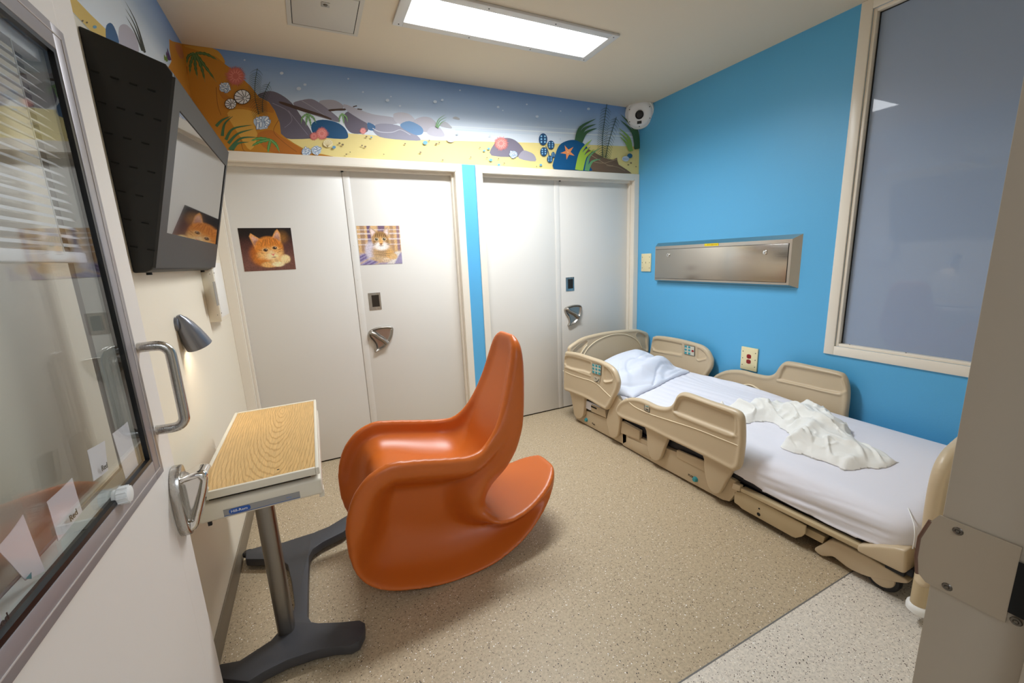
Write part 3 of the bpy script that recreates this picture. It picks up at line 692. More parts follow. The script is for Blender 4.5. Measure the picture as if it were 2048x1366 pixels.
T = lambda pts, z: YZ(trace(pts, z, 'x', BXN))
# near head rail
o1 = T([(80, 570), (120, 542), (300, 568), (500, 632), (700, 700), (850, 780), (940, 880), (985, 1000), (998, 1090), (975, 1215), (925, 1320)], A1) + T([(985, 290), (930, 368), (870, 388)], A2) + T([(650, 260), (470, 162), (200, 52), (80, 0)], A2) + T([(60, 1050), (62, 850)], A1)
hr = link('head_side_rail', panel_net(o1, BXN, -1, .036,
    [T([(105, 625), (300, 655), (500, 720), (525, 745), (520, 900), (400, 870), (110, 790)], A1), T([(755, 810), (830, 860), (880, 930), (895, 1025), (800, 1045), (755, 1020)], A1)],
    [(T([(95, 812), (300, 880), (515, 955)], A1), .006, .008), (T([(750, 1045), (785, 1068), (885, 1048)], A1), .006, .007)]), M_bed, bed)
def strip(name, pts, parent, r=.0028, ma=None):
    return link(name, tube(catmull(pts, 4), r, 8), ma or mat('pale bed trim', (238, 222, 190), .35), parent)
def lift(pts, dx): return [(p[0] + dx, p[1], p[2]) for p in pts]
strip('trim_line', trace([(52, 865), (200, 935), (400, 1000), (520, 1035), (640, 1100), (760, 1215), (865, 1315)], A1, 'x', BXN - .001), hr)
# control panels on a rail: plate with symbol buttons
def control(parent, quad, x, side, cols, rows, red=False):
    """quad: px corners of the plate (tl, tr, br, bl) on plane x"""
    q = [np.array(on(a, b, 'x', x)) for a, b in quad]; dx = side * .002
    pf = link('control_panel', prism([tuple(p) for p in q], (dx, 0, 0)), mat('control panel outline', (70, 78, 80), .5), parent)
    c = sum(q) / 4; q2 = [c + (p - c) * .93 for p in q]
    link('panel_face', prism([(p[0] + dx, p[1], p[2]) for p in q2], (side * .0008, 0, 0)), mat('control panel face', (206, 200, 182), .5), pf)
    for i in range(cols):
        for j in range(rows):
            s0, t0 = (i + .5) / cols, (j + .5) / rows
            p = (q[0] * (1 - s0) + q[1] * s0) * (1 - t0) + (q[3] * (1 - s0) + q[2] * s0) * t0
            wv = np.linalg.norm(q[1] - q[0]) / cols * .34; hv = np.linalg.norm(q[3] - q[0]) / rows * .36
            ma = M_red if red and i == cols - 1 else M_teal
            if red and i == cols - 1 and j != rows // 2: continue
            k = 10 if j == rows // 2 else 4
            poly = [(x + side * .0029, p[1] + wv * math.cos(2 * PI * (n + .5) / k) * (1.25 if k == 4 else 1), p[2] + hv * math.sin(2 * PI * (n + .5) / k) * (1.25 if k == 4 else 1)) for n in range(k)]
            link('button', prism(poly, (side * .0012, 0, 0)), ma, pf)
    return pf
cz = lambda pts, z: [(z[0] + a / z[2], z[1] + b / z[2]) for a, b in pts]
control(hr, cz([(550, 738), (708, 775), (700, 950), (552, 905)], A1), BXN - .004, -1, 3, 3)
pq = cz([(578, 955), (685, 985), (675, 1075), (580, 1040)], A1)
ip = link('icon_panel', prism([tuple(on(a, b, 'x', BXN - .003)) for a, b in pq], (-.002, 0, 0)), mat('icon panel', (196, 186, 164), .5), hr)
strip('icon', trace([(595, 985), (612, 1000), (625, 1010)], A1, 'x', BXN - .0056), ip, .0016, M_ink)
strip('icon', trace([(612, 1050), (635, 1048), (655, 1030), (662, 1005)], A1, 'x', BXN - .0056), ip, .0026, M_ink)
# near foot rail
o2 = T([(120, 385), (150, 332), (205, 302), (280, 300), (350, 320), (430, 358), (500, 373), (548, 362), (578, 325), (600, 280), (640, 256), (700, 266), (850, 320), (1000, 370), (1080, 402), (1115, 440), (1128, 500), (1130, 650), (1112, 800), (1095, 855), (1055, 878), (1020, 868), (820, 764), (520, 620), (360, 540), (170, 462), (128, 425)], A3)
fr = link('foot_side_rail', panel_net(o2, BXN, -1, .036,
    [T([(590, 390), (615, 320), (640, 295), (700, 300), (1000, 410), (1050, 440), (1062, 480), (1060, 580), (1030, 578), (620, 420)], A3)],
    [(T([(585, 412), (620, 440), (1000, 592), (1045, 602)], A3), .007, .009)]), M_bed, bed)
strip('trim_line', trace([(205, 300), (260, 360), (380, 420), (560, 480), (760, 545), (950, 620), (1110, 684)], A3, 'x', BXN - .001), fr)
pq = [(1289, 807), (1299.5, 810), (1299, 825), (1288.5, 820)]
ip = link('icon_panel', prism([tuple(on(a, b, 'x', BXN - .002)) for a, b in pq], (-.002, 0, 0)), mat('icon panel outline', (96, 100, 98), .5), fr)
pq2 = [(1290, 808.2), (1298.6, 811), (1298, 823.5), (1289.5, 819.3)]
link('panel_face', prism([tuple(on(a, b, 'x', BXN - .0042)) for a, b in pq2], (-.0006, 0, 0)), mat('icon panel', (196, 186, 164), .5), ip)
strip('icon', [on(1291.5, 812, 'x', BXN - .0052), on(1297, 813.5, 'x', BXN - .0052)], ip, .0018, M_teal)
strip('icon', [on(1291.5, 818, 'x', BXN - .0052), on(1296.5, 820, 'x', BXN - .0052)], ip, .003, M_ink)
# rail support arms
XA = BXN + .026
TA = lambda pts, z: trace(pts, z, 'x', XA)
arms = [TA([(150, 20), (195, 55), (255, 330), (275, 470), (325, 540), (380, 556), (432, 520), (458, 430), (472, 170), (470, 60)], A2),
        TA([(1000, 240), (905, 560), (930, 720), (960, 860), (1010, 930), (1070, 937), (1122, 880), (1150, 720), (1172, 560), (1200, 300), (1160, 180), (1090, 100)], A2),
        TA([(340, 480), (362, 560), (372, 690), (392, 762), (430, 796), (470, 780), (500, 700), (530, 620), (540, 540)], A3),
        TA([(800, 680), (815, 780), (820, 880), (850, 1000), (900, 1056), (942, 1046), (990, 960), (1035, 885), (1060, 800)], A3)]
for p in arms:
    link('rail_arm', prism([tuple(q) for q in catmull(p, 3, True)], (.03, 0, 0), .007, 3), M_bed, bed)
# lower side covers behind the arms
XF = 2.50
def pxprism(name, pts, x, dx, ma, parent=bed, bev=.004):
    return link(name, prism([tuple(on(a, b, 'x', x)) for a, b in pts], (dx, 0, 0), bev), ma, parent)
pxprism('side_cover', [(1147, 806), (1168, 820), (1185, 826), (1215, 838), (1240, 850), (1253, 862), (1253, 885), (1245, 888), (1225, 877), (1170, 848), (1152, 838)], XF, .05, M_bed)
pxprism('latch_block', [(1182, 809), (1210, 820), (1212, 836), (1182, 823)], XF - .02, .05, M_bed)
pxprism('latch_slot', [(1182, 811), (1193, 816), (1193, 819), (1182, 814)], XF - .0215, .003, M_void, bev=0)
link('side_cover', prism([tuple(on(a, b, 'x', XF)) for a, b in [(1245, 860), (1290, 880), (1420, 930), (1470, 962), (1474, 984), (1458, 1003), (1445, 1000), (1330, 938), (1245, 890)]], (.05, 0, 0), .004), M_bed, bed)
pxprism('rail_latch', [(1243, 842), (1279, 862), (1278, 880), (1241, 866)], XF - .016, .03, M_bed)
pxprism('cover_panel', [(1255, 874), (1300, 896), (1300, 916), (1255, 893)], XF - .008, .02, M_bed)
pxprism('cover_panel', [(1353, 900), (1412, 925), (1412, 945), (1353, 915)], XF - .008, .02, M_bed)
pxprism('rail_latch', [(1466, 966), (1480, 972), (1479, 984), (1463, 977)], XF - .016, .03, M_bed)
def knob(u, v, x, parent=bed):
    p = on(u, v, 'x', x); k = link('release_knob', lathe([(0, -.016), (.012, -.016), (.0145, -.012), (.0145, -.003), (.017, -.002), (.018, 0)], (p[0] + .001, p[1], p[2]), (1, 0, 0), 22), M_teal, parent)
    return k
knob(1173, 839.5, XF - .001); knob(1391, 958.5, XF - .001)
p = on(1184, 848, 'x', XF - .002); link('lettering', text_mesh('Push', .022, tuple(p), (0, -1, 0), (0, 0, 1), .0004), M_ink, bed)
p = on(1376, 951, 'x', XF - .002); link('lettering', text_mesh('PUSH', .02, tuple(p), (0, -1, 0), (0, 0, 1), .0004), M_ink, bed)
# foot section: panel, deck rail, stub, corner block
A5 = (1380, 920, 6.827); A6 = (1600, 1000, 6.21)
fpz = pxprism('foot_panel', cz([(600, 430), (700, 440), (1000, 590), (1580, 900), (1570, 1010), (1520, 1050), (1440, 1068), (1390, 1050), (700, 665), (665, 625), (600, 580)], A5), XF, .012, M_bedmetal)
for a, b, r in ((944, 665, .005), (936, 742, .010)):
    p = on(1380 + a / 6.827, 920 + b / 6.827, 'x', XF - .0006); screw(bed, tuple(p), (-1, 0, 0), r, M_void, 'bolt_hole', .0008)
def ybar(name, u0, v0, u1, v1, x, hgt, dx, ma):
    a, b = on(u0, v0, 'x', x), on(u1, v1, 'x', x)
    return link(name, prism([(x, a[1], a[2]), (x, b[1], b[2]), (x, b[1], b[2] - hgt), (x, a[1], a[2] - hgt)], (dx, 0, 0), .003), ma, bed)
dr = ybar('deck_rail', 1481, 976, 1722, 1093, XF - .012, .022, .04, M_bedmetal)
link('frame_stub', prism([tuple(on(a, b, 'x', XF + .03)) for a, b in cz([(70, 340), (310, 460), (280, 545), (60, 430)], A6)], (.05, 0, 0), .003), M_bedmetal, bed)
cb = link('corner_block', prism([tuple(on(a, b, 'x', XF - .02)) for a, b in cz([(705, 560), (960, 570), (1160, 590), (1320, 630), (1310, 900), (1280, 925), (700, 640)], A6)], (.08, 0, 0), .010, 3), M_bed, bed)
link('end_rail', box(XF - .01, 3.36, -2.625, -2.59, .12, .19, .004), M_bedmetal, bed)
link('end_rail', box(XF - .01, 3.36, -.225, -.19, .16, .25, .004), M_bedmetal, bed)
# deck under the mattress
link('deck', box(XF + .03, 3.32, -2.57, -.24, .13, .165, .005), M_navy, bed)
link('base_frame', box(XF + .12, 3.26, -2.45, -.35, .08, .13, .01), mat('dark under-bed frame', (92, 84, 70), .5), bed)
# caster arm + wheels
ca = [on(a, b, 'x', XF + .02) for a, b in cz([(180, 600), (260, 560), (400, 500), (700, 640), (960, 780), (1200, 920), (1330, 1000), (1320, 1040), (1160, 1020), (960, 985), (780, 935), (600, 850), (480, 760), (400, 705), (280, 700), (200, 650)], A6)]
link('caster_arm', prism([tuple(p) for p in catmull(ca, 3, True)], (.05, 0, 0), .006, 3), M_bed, bed)
link('brake_pedal', box(XF - .004, XF + .02, -2.555, -2.49, .135, .16, .006), M_dark, bed)
def wheel(x, y, r=.062, w_=.034):
    wv = link('caster', lathe([(0, -w_ / 2), (r * .7, -w_ / 2), (r * .93, -w_ / 2 * .9), (r, -w_ / 4), (r, w_ / 4), (r * .93, w_ / 2 * .9), (r * .7, w_ / 2), (0, w_ / 2)], (x, y, r), (1, 0, 0), 28), M_dark, bed)
    link('caster_cover', lathe([(0, -w_ / 2 - .012), (r * .55, -w_ / 2 - .012), (r * .72, -w_ / 2 - .006), (r * .76, -w_ / 2 + .002)], (x, y, r * 1.08), (1, 0, 0), 24), M_bed, wv)
wheel(XF + .05, -2.475); wheel(XF + .05, -.39); wheel(3.30, -2.475); wheel(3.30, -.39)
# headboard
YH = -.205
hb_o = XZ(trace([(150, 560), (158, 470), (210, 418), (380, 310), (560, 255), (800, 205), (1050, 175), (1290, 160), (1360, 165), (1440, 190), (1495, 213), (1522, 255), (1528, 400)], A1, 'y', YH)) + [(3.375, .30), (3.33, .25), (2.53, .25), (2.475, .30)]
hb = link('headboard', panel_net(hb_o, YH, -1, .034,
    [XZ(trace([(225, 540), (265, 490), (400, 372), (450, 362), (468, 390), (420, 455), (350, 590), (240, 620)], A1, 'y', YH)), XZ(trace([(1305, 265), (1345, 215), (1400, 238), (1468, 290), (1480, 400), (1490, 520), (1420, 470), (1380, 380)], A1, 'y', YH))], [], axis='y', h=.005), M_bed, bed)
strip('trim_line', trace([(380, 640), (410, 590), (480, 480), (600, 372), (760, 290), (900, 248), (1030, 237), (1150, 255), (1270, 310), (1350, 390), (1400, 480)], A1, 'y', YH - .002), hb, .004)
strip('trim_line', trace([(350, 590), (400, 510), (465, 425)], A1, 'y', YH - .002), hb, .0045)
# far rails (inner faces visible)
XR = 3.325
T = lambda pts, z: YZ(trace(pts, z, 'x', XR))
o3 = T([(135, 190), (158, 135), (220, 115), (400, 130), (700, 185), (1000, 265), (1130, 320), (1230, 410), (1295, 540), (1312, 620), (1295, 740), (1230, 850)], A4)
o3 += [(o3[-1][0] + .04, .40), (o3[-1][0] + .10, .36), (o3[0][0], .36)]
r3 = link('head_side_rail', panel_net(o3, XR, -1, .036, [T([(170, 195), (400, 210), (700, 270), (722, 300), (720, 470), (500, 440), (175, 390)], A4), T([(1025, 360), (1100, 390), (1170, 450), (1205, 530), (1110, 575), (1025, 570)], A4)],
    [(T([(160, 400), (400, 455), (715, 512)], A4), .005, .007), (T([(1020, 580), (1050, 598), (1180, 575)], A4), .005, .007)]), M_bed, bed)
control(r3, cz([(768, 285), (972, 325), (968, 510), (765, 465)], A4), XR - .004, -1, 3, 3, True)
strip('trim_line', trace([(265, 605), (330, 605), (390, 660), (430, 760)], A4, 'x', XR - .002), r3, .005)
o4 = T([(880, 140), (980, 85), (1100, 80), (1200, 105), (1310, 125), (1370, 105), (1400, 60), (1440, 20), (1500, 14), (1700, 55), (1880, 95), (1930, 130), (1955, 200), (1960, 290), (1945, 420)], A3)
o4 += [(o4[-1][0], .38), (o4[-1][0] + .05, .35), (o4[0][0], .35)]
r4 = link('foot_side_rail', panel_net(o4, XR, -1, .036, [T([(1415, 140), (1450, 60), (1500, 50), (1870, 120), (1905, 160), (1895, 262), (1430, 158)], A3)],
    [(T([(1400, 165), (1600, 205), (1885, 277)], A3), .006, .008)]), M_bed, bed)
strip('trim_line', trace([(1120, 200), (1180, 195), (1240, 225), (1310, 285)], A3, 'x', XR - .002), r4, .006)
for yy in (-.5, -.85, -1.2, -1.75): link('rail_arm', box(XR - .02, XR + .02, yy - .05, yy + .05, .20, .42, .01), M_bed, bed)
# footboard with its corner post
YB = -2.615
fb_o = [(2.47, .16), (2.445, .30), (2.398, .42), (2.385, .55), (2.392, .65), (2.43, .71), (2.51, .745), (2.70, .775), (2.90, .78), (3.10, .775), (3.28, .745), (3.35, .71), (3.385, .65), (3.388, .55), (3.385, .40), (3.35, .20), (3.30, .16)]
fb = link('footboard', panel_net(fb_o, YB, 1, .034, [], [], axis='y', h=.006, rim=.010), M_bed, bed)
po = link('corner_post', lathe([(0, -.0), (.024, 0), (.026, .004), (.026, .225), (.024, .229), (.014, .229), (.013, .21), (0, .21)], (2.462, YB - .005, .05), (0, 0, 1), 24), M_bedmetal, bed)
link('roller_bumper', lathe([(0, 0), (.034, 0), (.041, .006), (.042, .02), (.040, .03), (.034, .036), (0, .036)], (2.470, YB - .008, .05), (0, 0, 1), 28), M_white, bed)

# ------------------------------------------------------------------ mattress, sheet, pillow, blanket
mx0, mx1, my0, my1 = 2.500, 3.300, -2.572, -.25
def mtop(X, Y):
    """top of the mattress: rises from the near edge to the wall side"""
    return .372 + .09 * sstep(2.46, 3.15, X) + .004 * vnoise(X * 3 + 7, Y * 2, 3) + .022 * np.exp(-((X - 3.235) / .045) ** 2) * np.exp(-((Y + 1.25) / .35) ** 2)
def onm(u, v, lift=0.0):
    z = .42
    for _ in range(12):
        p = on(u, v, 'z', z + lift); z = .5 * z + .5 * float(mtop(np.array(p[0]), np.array(p[1])))
    return p
mt = thing('mattress', 'navy bed mattress under a white fitted sheet', 'mattress', (2.9, -1.4, .17))
link('ticking', box(mx0 + .016, mx1 - .02, my0 + .045, my1 - .02, .168, .30, .035, 3), M_navy, mt)
h = .0105
ax_, (X, Y, Z) = grid3((mx0 - .05, my0 - .05, .15), (mx1 + .05, my1 + .05, .53), (h, h, h * .8))
zt = mtop(X, Y) + .0022 * np.sin((X + .12 * vnoise(X * 5, Y * 1.5, 5)) * 110) * sstep(2.52, 2.62, X) * sstep(-2.3, -1.7, Y)
sw_ = sstep(-1.7, -2.05, Y) * sstep(-2.58, -2.40, Y)
wv_ = Z + .10 * (Y + 2.0) + .02 * vnoise(Y * 2.5, Z * 6, 9)
ex = (.018 * np.abs(vnoise(wv_ * 34, Y * 1.3, 51)) + .011 * np.abs(vnoise(wv_ * 62, Y * 2.1, 52)) - .008) * sstep(.365, .32, Z) * sw_
qx = np.maximum(mx0 + ex - X, X - mx1); qy = np.maximum(my0 - Y, Y - my1)
bx_s = smax(smax(qx, qy, .12), Z - zt, .085)
zlo = np.interp(Y, [-2.6, -2.545, -2.465, -2.38, -2.32, -2.15, -1.96, -1.77, -1.3], [.262, .247, .216, .202, .196, .192, .200, .228, .25]) + .003 * vnoise(Y * 9, X * 8, 4)
Fv = np.maximum(bx_s, zlo - Z)
link('fitted_sheet', nets(Fv, (ax_[0][0], ax_[1][0], ax_[2][0]), (h, h, h * .8), 1), M_sheet, mt)
pxprism('sheet_corner', [(1168, 800), (1200, 814), (1196, 828), (1186, 822), (1178, 820), (1169, 815)], XF - .012, .02, M_sheet, mt)
strip('sheet_seam', [(2.60, -2.50, .382), (2.545, -2.538, .366), (2.518, -2.556, .345), (2.512, -2.562, .31), (2.516, -2.56, .265)], mt, .0022, M_white)

# pillow
h = .0075
ax_, (X, Y, Z) = grid3((2.46, -.98, .35), (3.28, -.235, .66), (h, h, h))
X2, Y2 = X[:, :, 0], Y[:, :, 0]; M2 = mtop(X2, Y2)
u = (X2 - 2.865) / .335; v = (Y2 + .575) / .295
ang = -.10; u2 = u * math.cos(ang) - v * math.sin(ang); v2 = u * math.sin(ang) + v * math.cos(ang)
u2 = u2 + .05 * vnoise(X2 * 6, Y2 * 6, 31); v2 = v2 + .06 * vnoise(X2 * 6, Y2 * 6, 32)
env = np.maximum(0, 1 - np.abs(u2) ** 2.8) * np.maximum(0, 1 - np.abs(v2) ** 2.8)
wx = X2 + .06 * vnoise(X2 * 5, Y2 * 5, 2); wy = Y2 + .06 * vnoise(X2 * 5, Y2 * 5, 8)
fold = sstep(0, .30, np.abs(vnoise(wx * 3 - wy * 2, wy * 13 - wx * 7, 6))); fold2 = sstep(0, .26, np.abs(vnoise(wx * 3 + wy * 2, wy * 9 + wx * 8, 16))); wr = vnoise(wx * 12, wy * 12, 1)
lip = sstep(-.35, -.75, v2)                               # loose flattened hem towards the foot end
hg = env ** .5 * (.125 + .045 * sstep(-.2, .9, v2) + .02 * sstep(-.5, .9, u2)) * (1 - .62 * lip) + .016
hg = hg - .020 * (1 - fold) * sstep(.5, -.3, v2) * sstep(.0, .25, env) - .016 * (1 - fold2) * sstep(.0, .3, env) * sstep(.8, -.1, v2) + .006 * wr * sstep(0, .2, env)
fl = (np.maximum(np.abs(u2), np.abs(v2)) - 1.0) * .25
Fv = smax(Z - (M2 + hg)[:, :, None], np.broadcast_to(fl[:, :, None], Z.shape), .014); Fv = np.maximum(Fv, (M2 + .001)[:, :, None] - Z)
tag(link('pillow', nets(Fv, (ax_[0][0], ax_[1][0], ax_[2][0]), (h,) * 3, 2), M_pillow), 'crumpled white pillow at the head of the bed', 'pillow')

# blanket heap
B1 = (1430, 780, 5.12)
lo = [tuple(onm(B1[0] + a / B1[2], B1[1] + b / B1[2], .004)[:2]) for a, b in [(1930, 705), (1850, 775), (1650, 803), (1500, 812), (1330, 817), (1250, 785), (1050, 725), (900, 675), (700, 603), (660, 565), (720, 500), (745, 445), (640, 365), (520, 325), (340, 343), (270, 330), (180, 240), (40, 120)]]
up_ = [tuple(onm(B1[0] + a / B1[2], B1[1] + b / B1[2], .055)[:2]) for a, b in [(60, 100), (200, 100), (420, 92), (620, 85), (740, 120), (900, 125), (1050, 118), (1180, 172), (1250, 212), (1340, 292), (1430, 330), (1455, 420), (1560, 470), (1750, 545), (1880, 625)]]
bo = lo + up_
xs = [p[0] for p in bo]; ys = [p[1] for p in bo]; h = .0052
ax_, (X, Y, Z) = grid3((min(xs) - .02, min(ys) - .02, .36), (max(xs) + .02, max(ys) + .02, .60), (h, h, h))
X2, Y2 = X[:, :, 0], Y[:, :, 0]; M2 = mtop(X2, Y2); d = sdpoly(X2, Y2, catmull(bo, 2, True)) + .010 * vnoise(X2 * 22, Y2 * 22, 41)
wx = X2 + .07 * vnoise(X2 * 6, Y2 * 6, 11); wy = Y2 + .07 * vnoise(X2 * 6, Y2 * 6, 12)
def crease(a, b, sd_): return 1 - sstep(0, .42, np.abs(vnoise(a, b, sd_)))
f1 = crease(wx * 9 + wy * 5, wy * 3 - wx * 2, 21); f2 = crease(wx * 15 - wy * 9, wy * 6 + wx * 5, 22); f3 = vnoise(X2 * 4, Y2 * 4, 23); f4 = crease(wx * 24, wy * 20, 24)
headside = sstep(-2.1, -1.55, Y2)
inn = sstep(-.0, -.11, d); edge = sstep(0, -.02, d)
hgt = M2 + .004 + .012 * edge + (.034 + .024 * f3) * inn + (.046 * f1 * (.55 + .45 * headside) + .034 * f2 * (.45 + .75 * headside) + .016 * f4 * (.35 + headside)) * sstep(-.004, -.05, d)
Fv = smax(Z - hgt[:, :, None], np.broadcast_to(d[:, :, None], Z.shape), .010); Fv = np.maximum(Fv, (M2 + .001)[:, :, None] - Z)
tag(link('blanket', nets(Fv, (ax_[0][0], ax_[1][0], ax_[2][0]), (h,) * 3, 1), M_blanket), 'rumpled white blanket heaped on the middle of the bed', 'blanket')

# ================================================================== CEILING LIGHT, HATCH, CAMERA
LX0, LX1, LY0, LY1 = 1.069, 2.342, -.988, -.640
cl = thing('ceiling_light', 'long lit white ceiling light above the middle of the room', 'light', ((LX0 + LX1) / 2, (LY0 + LY1) / 2, H))
bm = bmesh.new(); fx, fy = .052, .048; zb = H - .014
add_box(bm, LX0, LX0 + fx, LY0, LY1, zb, H - .0005, .002); add_box(bm, LX1 - fx, LX1, LY0, LY1, zb, H - .0005, .002); add_box(bm, LX0 + fx, LX1 - fx, LY0, LY0 + fy, zb, H - .0005, .002); add_box(bm, LX0 + fx, LX1 - fx, LY1 - fy, LY1, zb, H - .0005, .002)
link('frame', fin(bm, 35), mat('white fixture frame', (222, 220, 218), .4), cl)
link('lens', box(LX0 + fx, LX1 - fx, LY0 + fy, LY1 - fy, H - .006, H - .001), M_lens, cl)
for k in range(4):
    x = LX0 + .03 + k * (LX1 - LX0 - .06) / 3
    for y in (LY0 + .022, LY1 - .022): screw(cl, (x, y, zb), (0, 0, -1), .004, M_ink)
ht = thing('access_hatch', 'grey metal access hatch in the ceiling', 'hatch', (.735, -.61, H))
bm = bmesh.new(); hx0, hx1, hy0, hy1 = .556, .912, -.80, -.427; t = .022
for b in ((hx0, hx0 + t, hy0, hy1), (hx1 - t, hx1, hy0, hy1), (hx0 + t, hx1 - t, hy0, hy0 + t), (hx0 + t, hx1 - t, hy1 - t, hy1)): add_box(bm, *b, H - .004, H - .0005, .001)
link('hatch_frame', fin(bm), M_grey, ht)
link('hatch_gap', box(hx0 + t, hx1 - t, hy0 + t, hy1 - t, H - .0012, H - .0004), M_void, ht)
link('hatch_door', box(hx0 + t + .0035, hx1 - t - .0035, hy0 + t + .0035, hy1 - t - .0035, H - .0038, H - .0014, .0008), M_grey, ht)
lk = link('latch_plate', box(.715, .755, -.71, -.668, H - .006, H - .0038, .001), mat('latch grey', (176, 172, 164), .4, .3), ht)
link('latch_screw', lathe([(0, .004), (.008, .003), (.011, 0)], (.735, -.69, H - .006), (0, 0, -1), 16), M_screw, lk)

cm = thing('security_camera', 'white corner dome camera under the ceiling', 'camera', (W, 0, H))
fd = Vector((-.62, -.66, -.42)).normalized()
cc = Vector(on(1279, 228, 'y', -.09))
link('corner_housing', lathe([(0, -.16), (.075, -.155), (.115, -.12), (.13, -.05), (.128, -.01), (.118, .004), (.112, .004)], cc, fd, 40), M_white, cm)
fp_ = link('face_plate', lathe([(.113, .000), (.108, .014), (.085, .024), (.05, .030), (0, .032)], cc, fd, 40, 60), mat('camera white', (238, 238, 240), .35), cm)
link('lens', lathe([(.036, .028), (.036, .040), (.031, .042), (.026, .036), (.018, .037), (.010, .039), (0, .0395)], cc + Vector((0, 0, 0)), fd, 30), M_black, cm)
upv = (Vector((0, 0, 1)) - fd * fd.z).normalized(); rtv = upv.cross(fd) * -1
ir = cc + fd * .028 - upv * .062; pts = [ir + rtv * a * .019 + upv * b * .012 for a, b in ((-1, -1), (1, -1), (1, 1), (-1, 1))]
link('infrared_window', prism([tuple(p) for p in pts], tuple(fd * .003)), M_black, cm)
for a in (30, 150, 205, 330, 270):
    q = cc + (rtv * math.cos(math.radians(a)) + upv * math.sin(math.radians(a))) * .098 + fd * .0185
    screw(cm, tuple(q), tuple(fd), .0045, M_ink)

# ================================================================== LEFT WALL: TV, LAMP, BOX
tv = thing('television', 'black wall television in a slanted protective housing', 'television', (0, -1.03, 1.45))
ya, yb = -1.49, -.558
prof = [(0, 2.158), (.185, 2.086), (.200, 2.062), (.196, 2.03), (.060, 1.50), (.048, 1.476), (.030, 1.468), (0, 1.468)]
link('housing', prism([(x, ya, z) for x, z in prof], (0, yb - ya, 0), .006, 3), M_black, tv)
# front face frame follows the slope between (.196,2.03) and (.060,1.50)
s0, s1 = Vector((.2005, 0, 2.05)), Vector((.0555, 0, 1.482)); sd = (s1 - s0); sl_ = sd.length; sd.normalize(); nn = Vector((-sd.z, 0, sd.x))
if nn.x < 0: nn = -nn
def face_pt(t, y, o): p = s0 + sd * (t * sl_) + nn * o; return (p.x, y, p.z)
def face_rect(ta, tb, a, b, o0, o1, bev=0):
    return prism([face_pt(ta, a, o0), face_pt(ta, b, o0), face_pt(tb, b, o0), face_pt(tb, a, o0)], tuple(nn * (o1 - o0)), bev)
bm = None
sa, sb, ta, tb_ = ya + .075, yb - .028, .125, .80
for nm, r in (('bezel', (0.0, ta, ya, yb)), ('bezel', (tb_, 1.0, ya, yb)), ('bezel', (ta, tb_, ya, sa)), ('bezel', (ta, tb_, sb, yb))):
    link(nm, face_rect(r[0], r[1], r[2], r[3], -.004, .004, .0), M_bezel, tv)
link('screen', face_rect(ta, tb_, sa, sb, -.003, .001), M_screen, tv)
vs_ = box(-.009, .009, -.0022, .0006, -.0022, .0022)
vs_.materials.append(M_void)
k = 0
for i in range(8):
    for j in range(5):
        x = .016 + j * .041; z = 2.045 - i * .082 - x * .28
        if x + .012 > .196 - (2.03 - z) * .257 or z < 1.49: continue
        o = bpy.data.objects.new('vent_slot', vs_); COL.objects.link(o); o.parent = tv; o.matrix_parent_inverse = Matrix.Translation(-Vector(tv.location)); o.location = (x, ya - .0004, z); o.rotation_euler = (0, .25, 0)
for yy in (ya + .08, yb - .08): link('housing_foot', lathe([(0, 0), (.008, 0), (.008, .008), (0, .008)], (.018, yy, 1.460), (0, 0, 1), 12), M_dark, tv)

lp = thing('wall_lamp', 'small grey bullet reading lamp lit on the left wall', 'lamp', (0, -1.13, 1.22))
a0 = Vector((.0, 0, 0)); tip = Vector((.012, -1.165, 1.30)); end = Vector((.052, -1.125, 1.165)); axd = (end - tip); ln = axd.length
link('shade', lathe([(0, 0), (.008, .002), (.020, .020), (.031, .05), (.039, .085), (.044, .115), (.047, ln), (.044, ln), (.041, ln - .012), (.036, .08), (0, .05)], tip, axd, 32, 40), M_lampm, lp)
link('bulb', lathe([(0, .100), (.034, .100), (.034, .106), (0, .108)], tip, axd, 24), M_sconce, lp)
link('wall_plate', lathe([(0, .014), (.02, .014), (.026, .010), (.028, 0)], (0, -1.165, 1.265), (1, 0, 0), 24), M_lampm, lp)

jb2 = thing('wall_box', 'cream cover box with a grey slot below the television', 'box', (0, -.5, 1.2))
q0 = on(402, 540, 'x', 0); q1 = on(418.5, 646, 'x', 0)
wy = (q1[1] + q0[1]) / 2; wz = q1[2]
link('cover', box(0, .052, wy, wy + .24, wz, 1.52, .003), M_left, jb2)
sl0 = on(424, 564, 'x', .053); sl1 = on(438, 610, 'x', .053)
fcv = link('face_plate', box(.052, .0535, wy + .012, wy + .228, wz + .02, 1.505, .0005), mat('cover plate white', (240, 236, 228), .45), jb2)
link('slot', box(.0534, .0545, sl0[1] + .01, sl1[1], sl1[2], sl0[2]), mat('slot grey', (150, 144, 136), .5), jb2)
for (u, v) in ((419, 548), (428, 546), (435, 630), (443, 626)):
    p = on(u, v, 'x', .054); screw(jb2, tuple(p), (1, 0, 0), .003, M_screw)

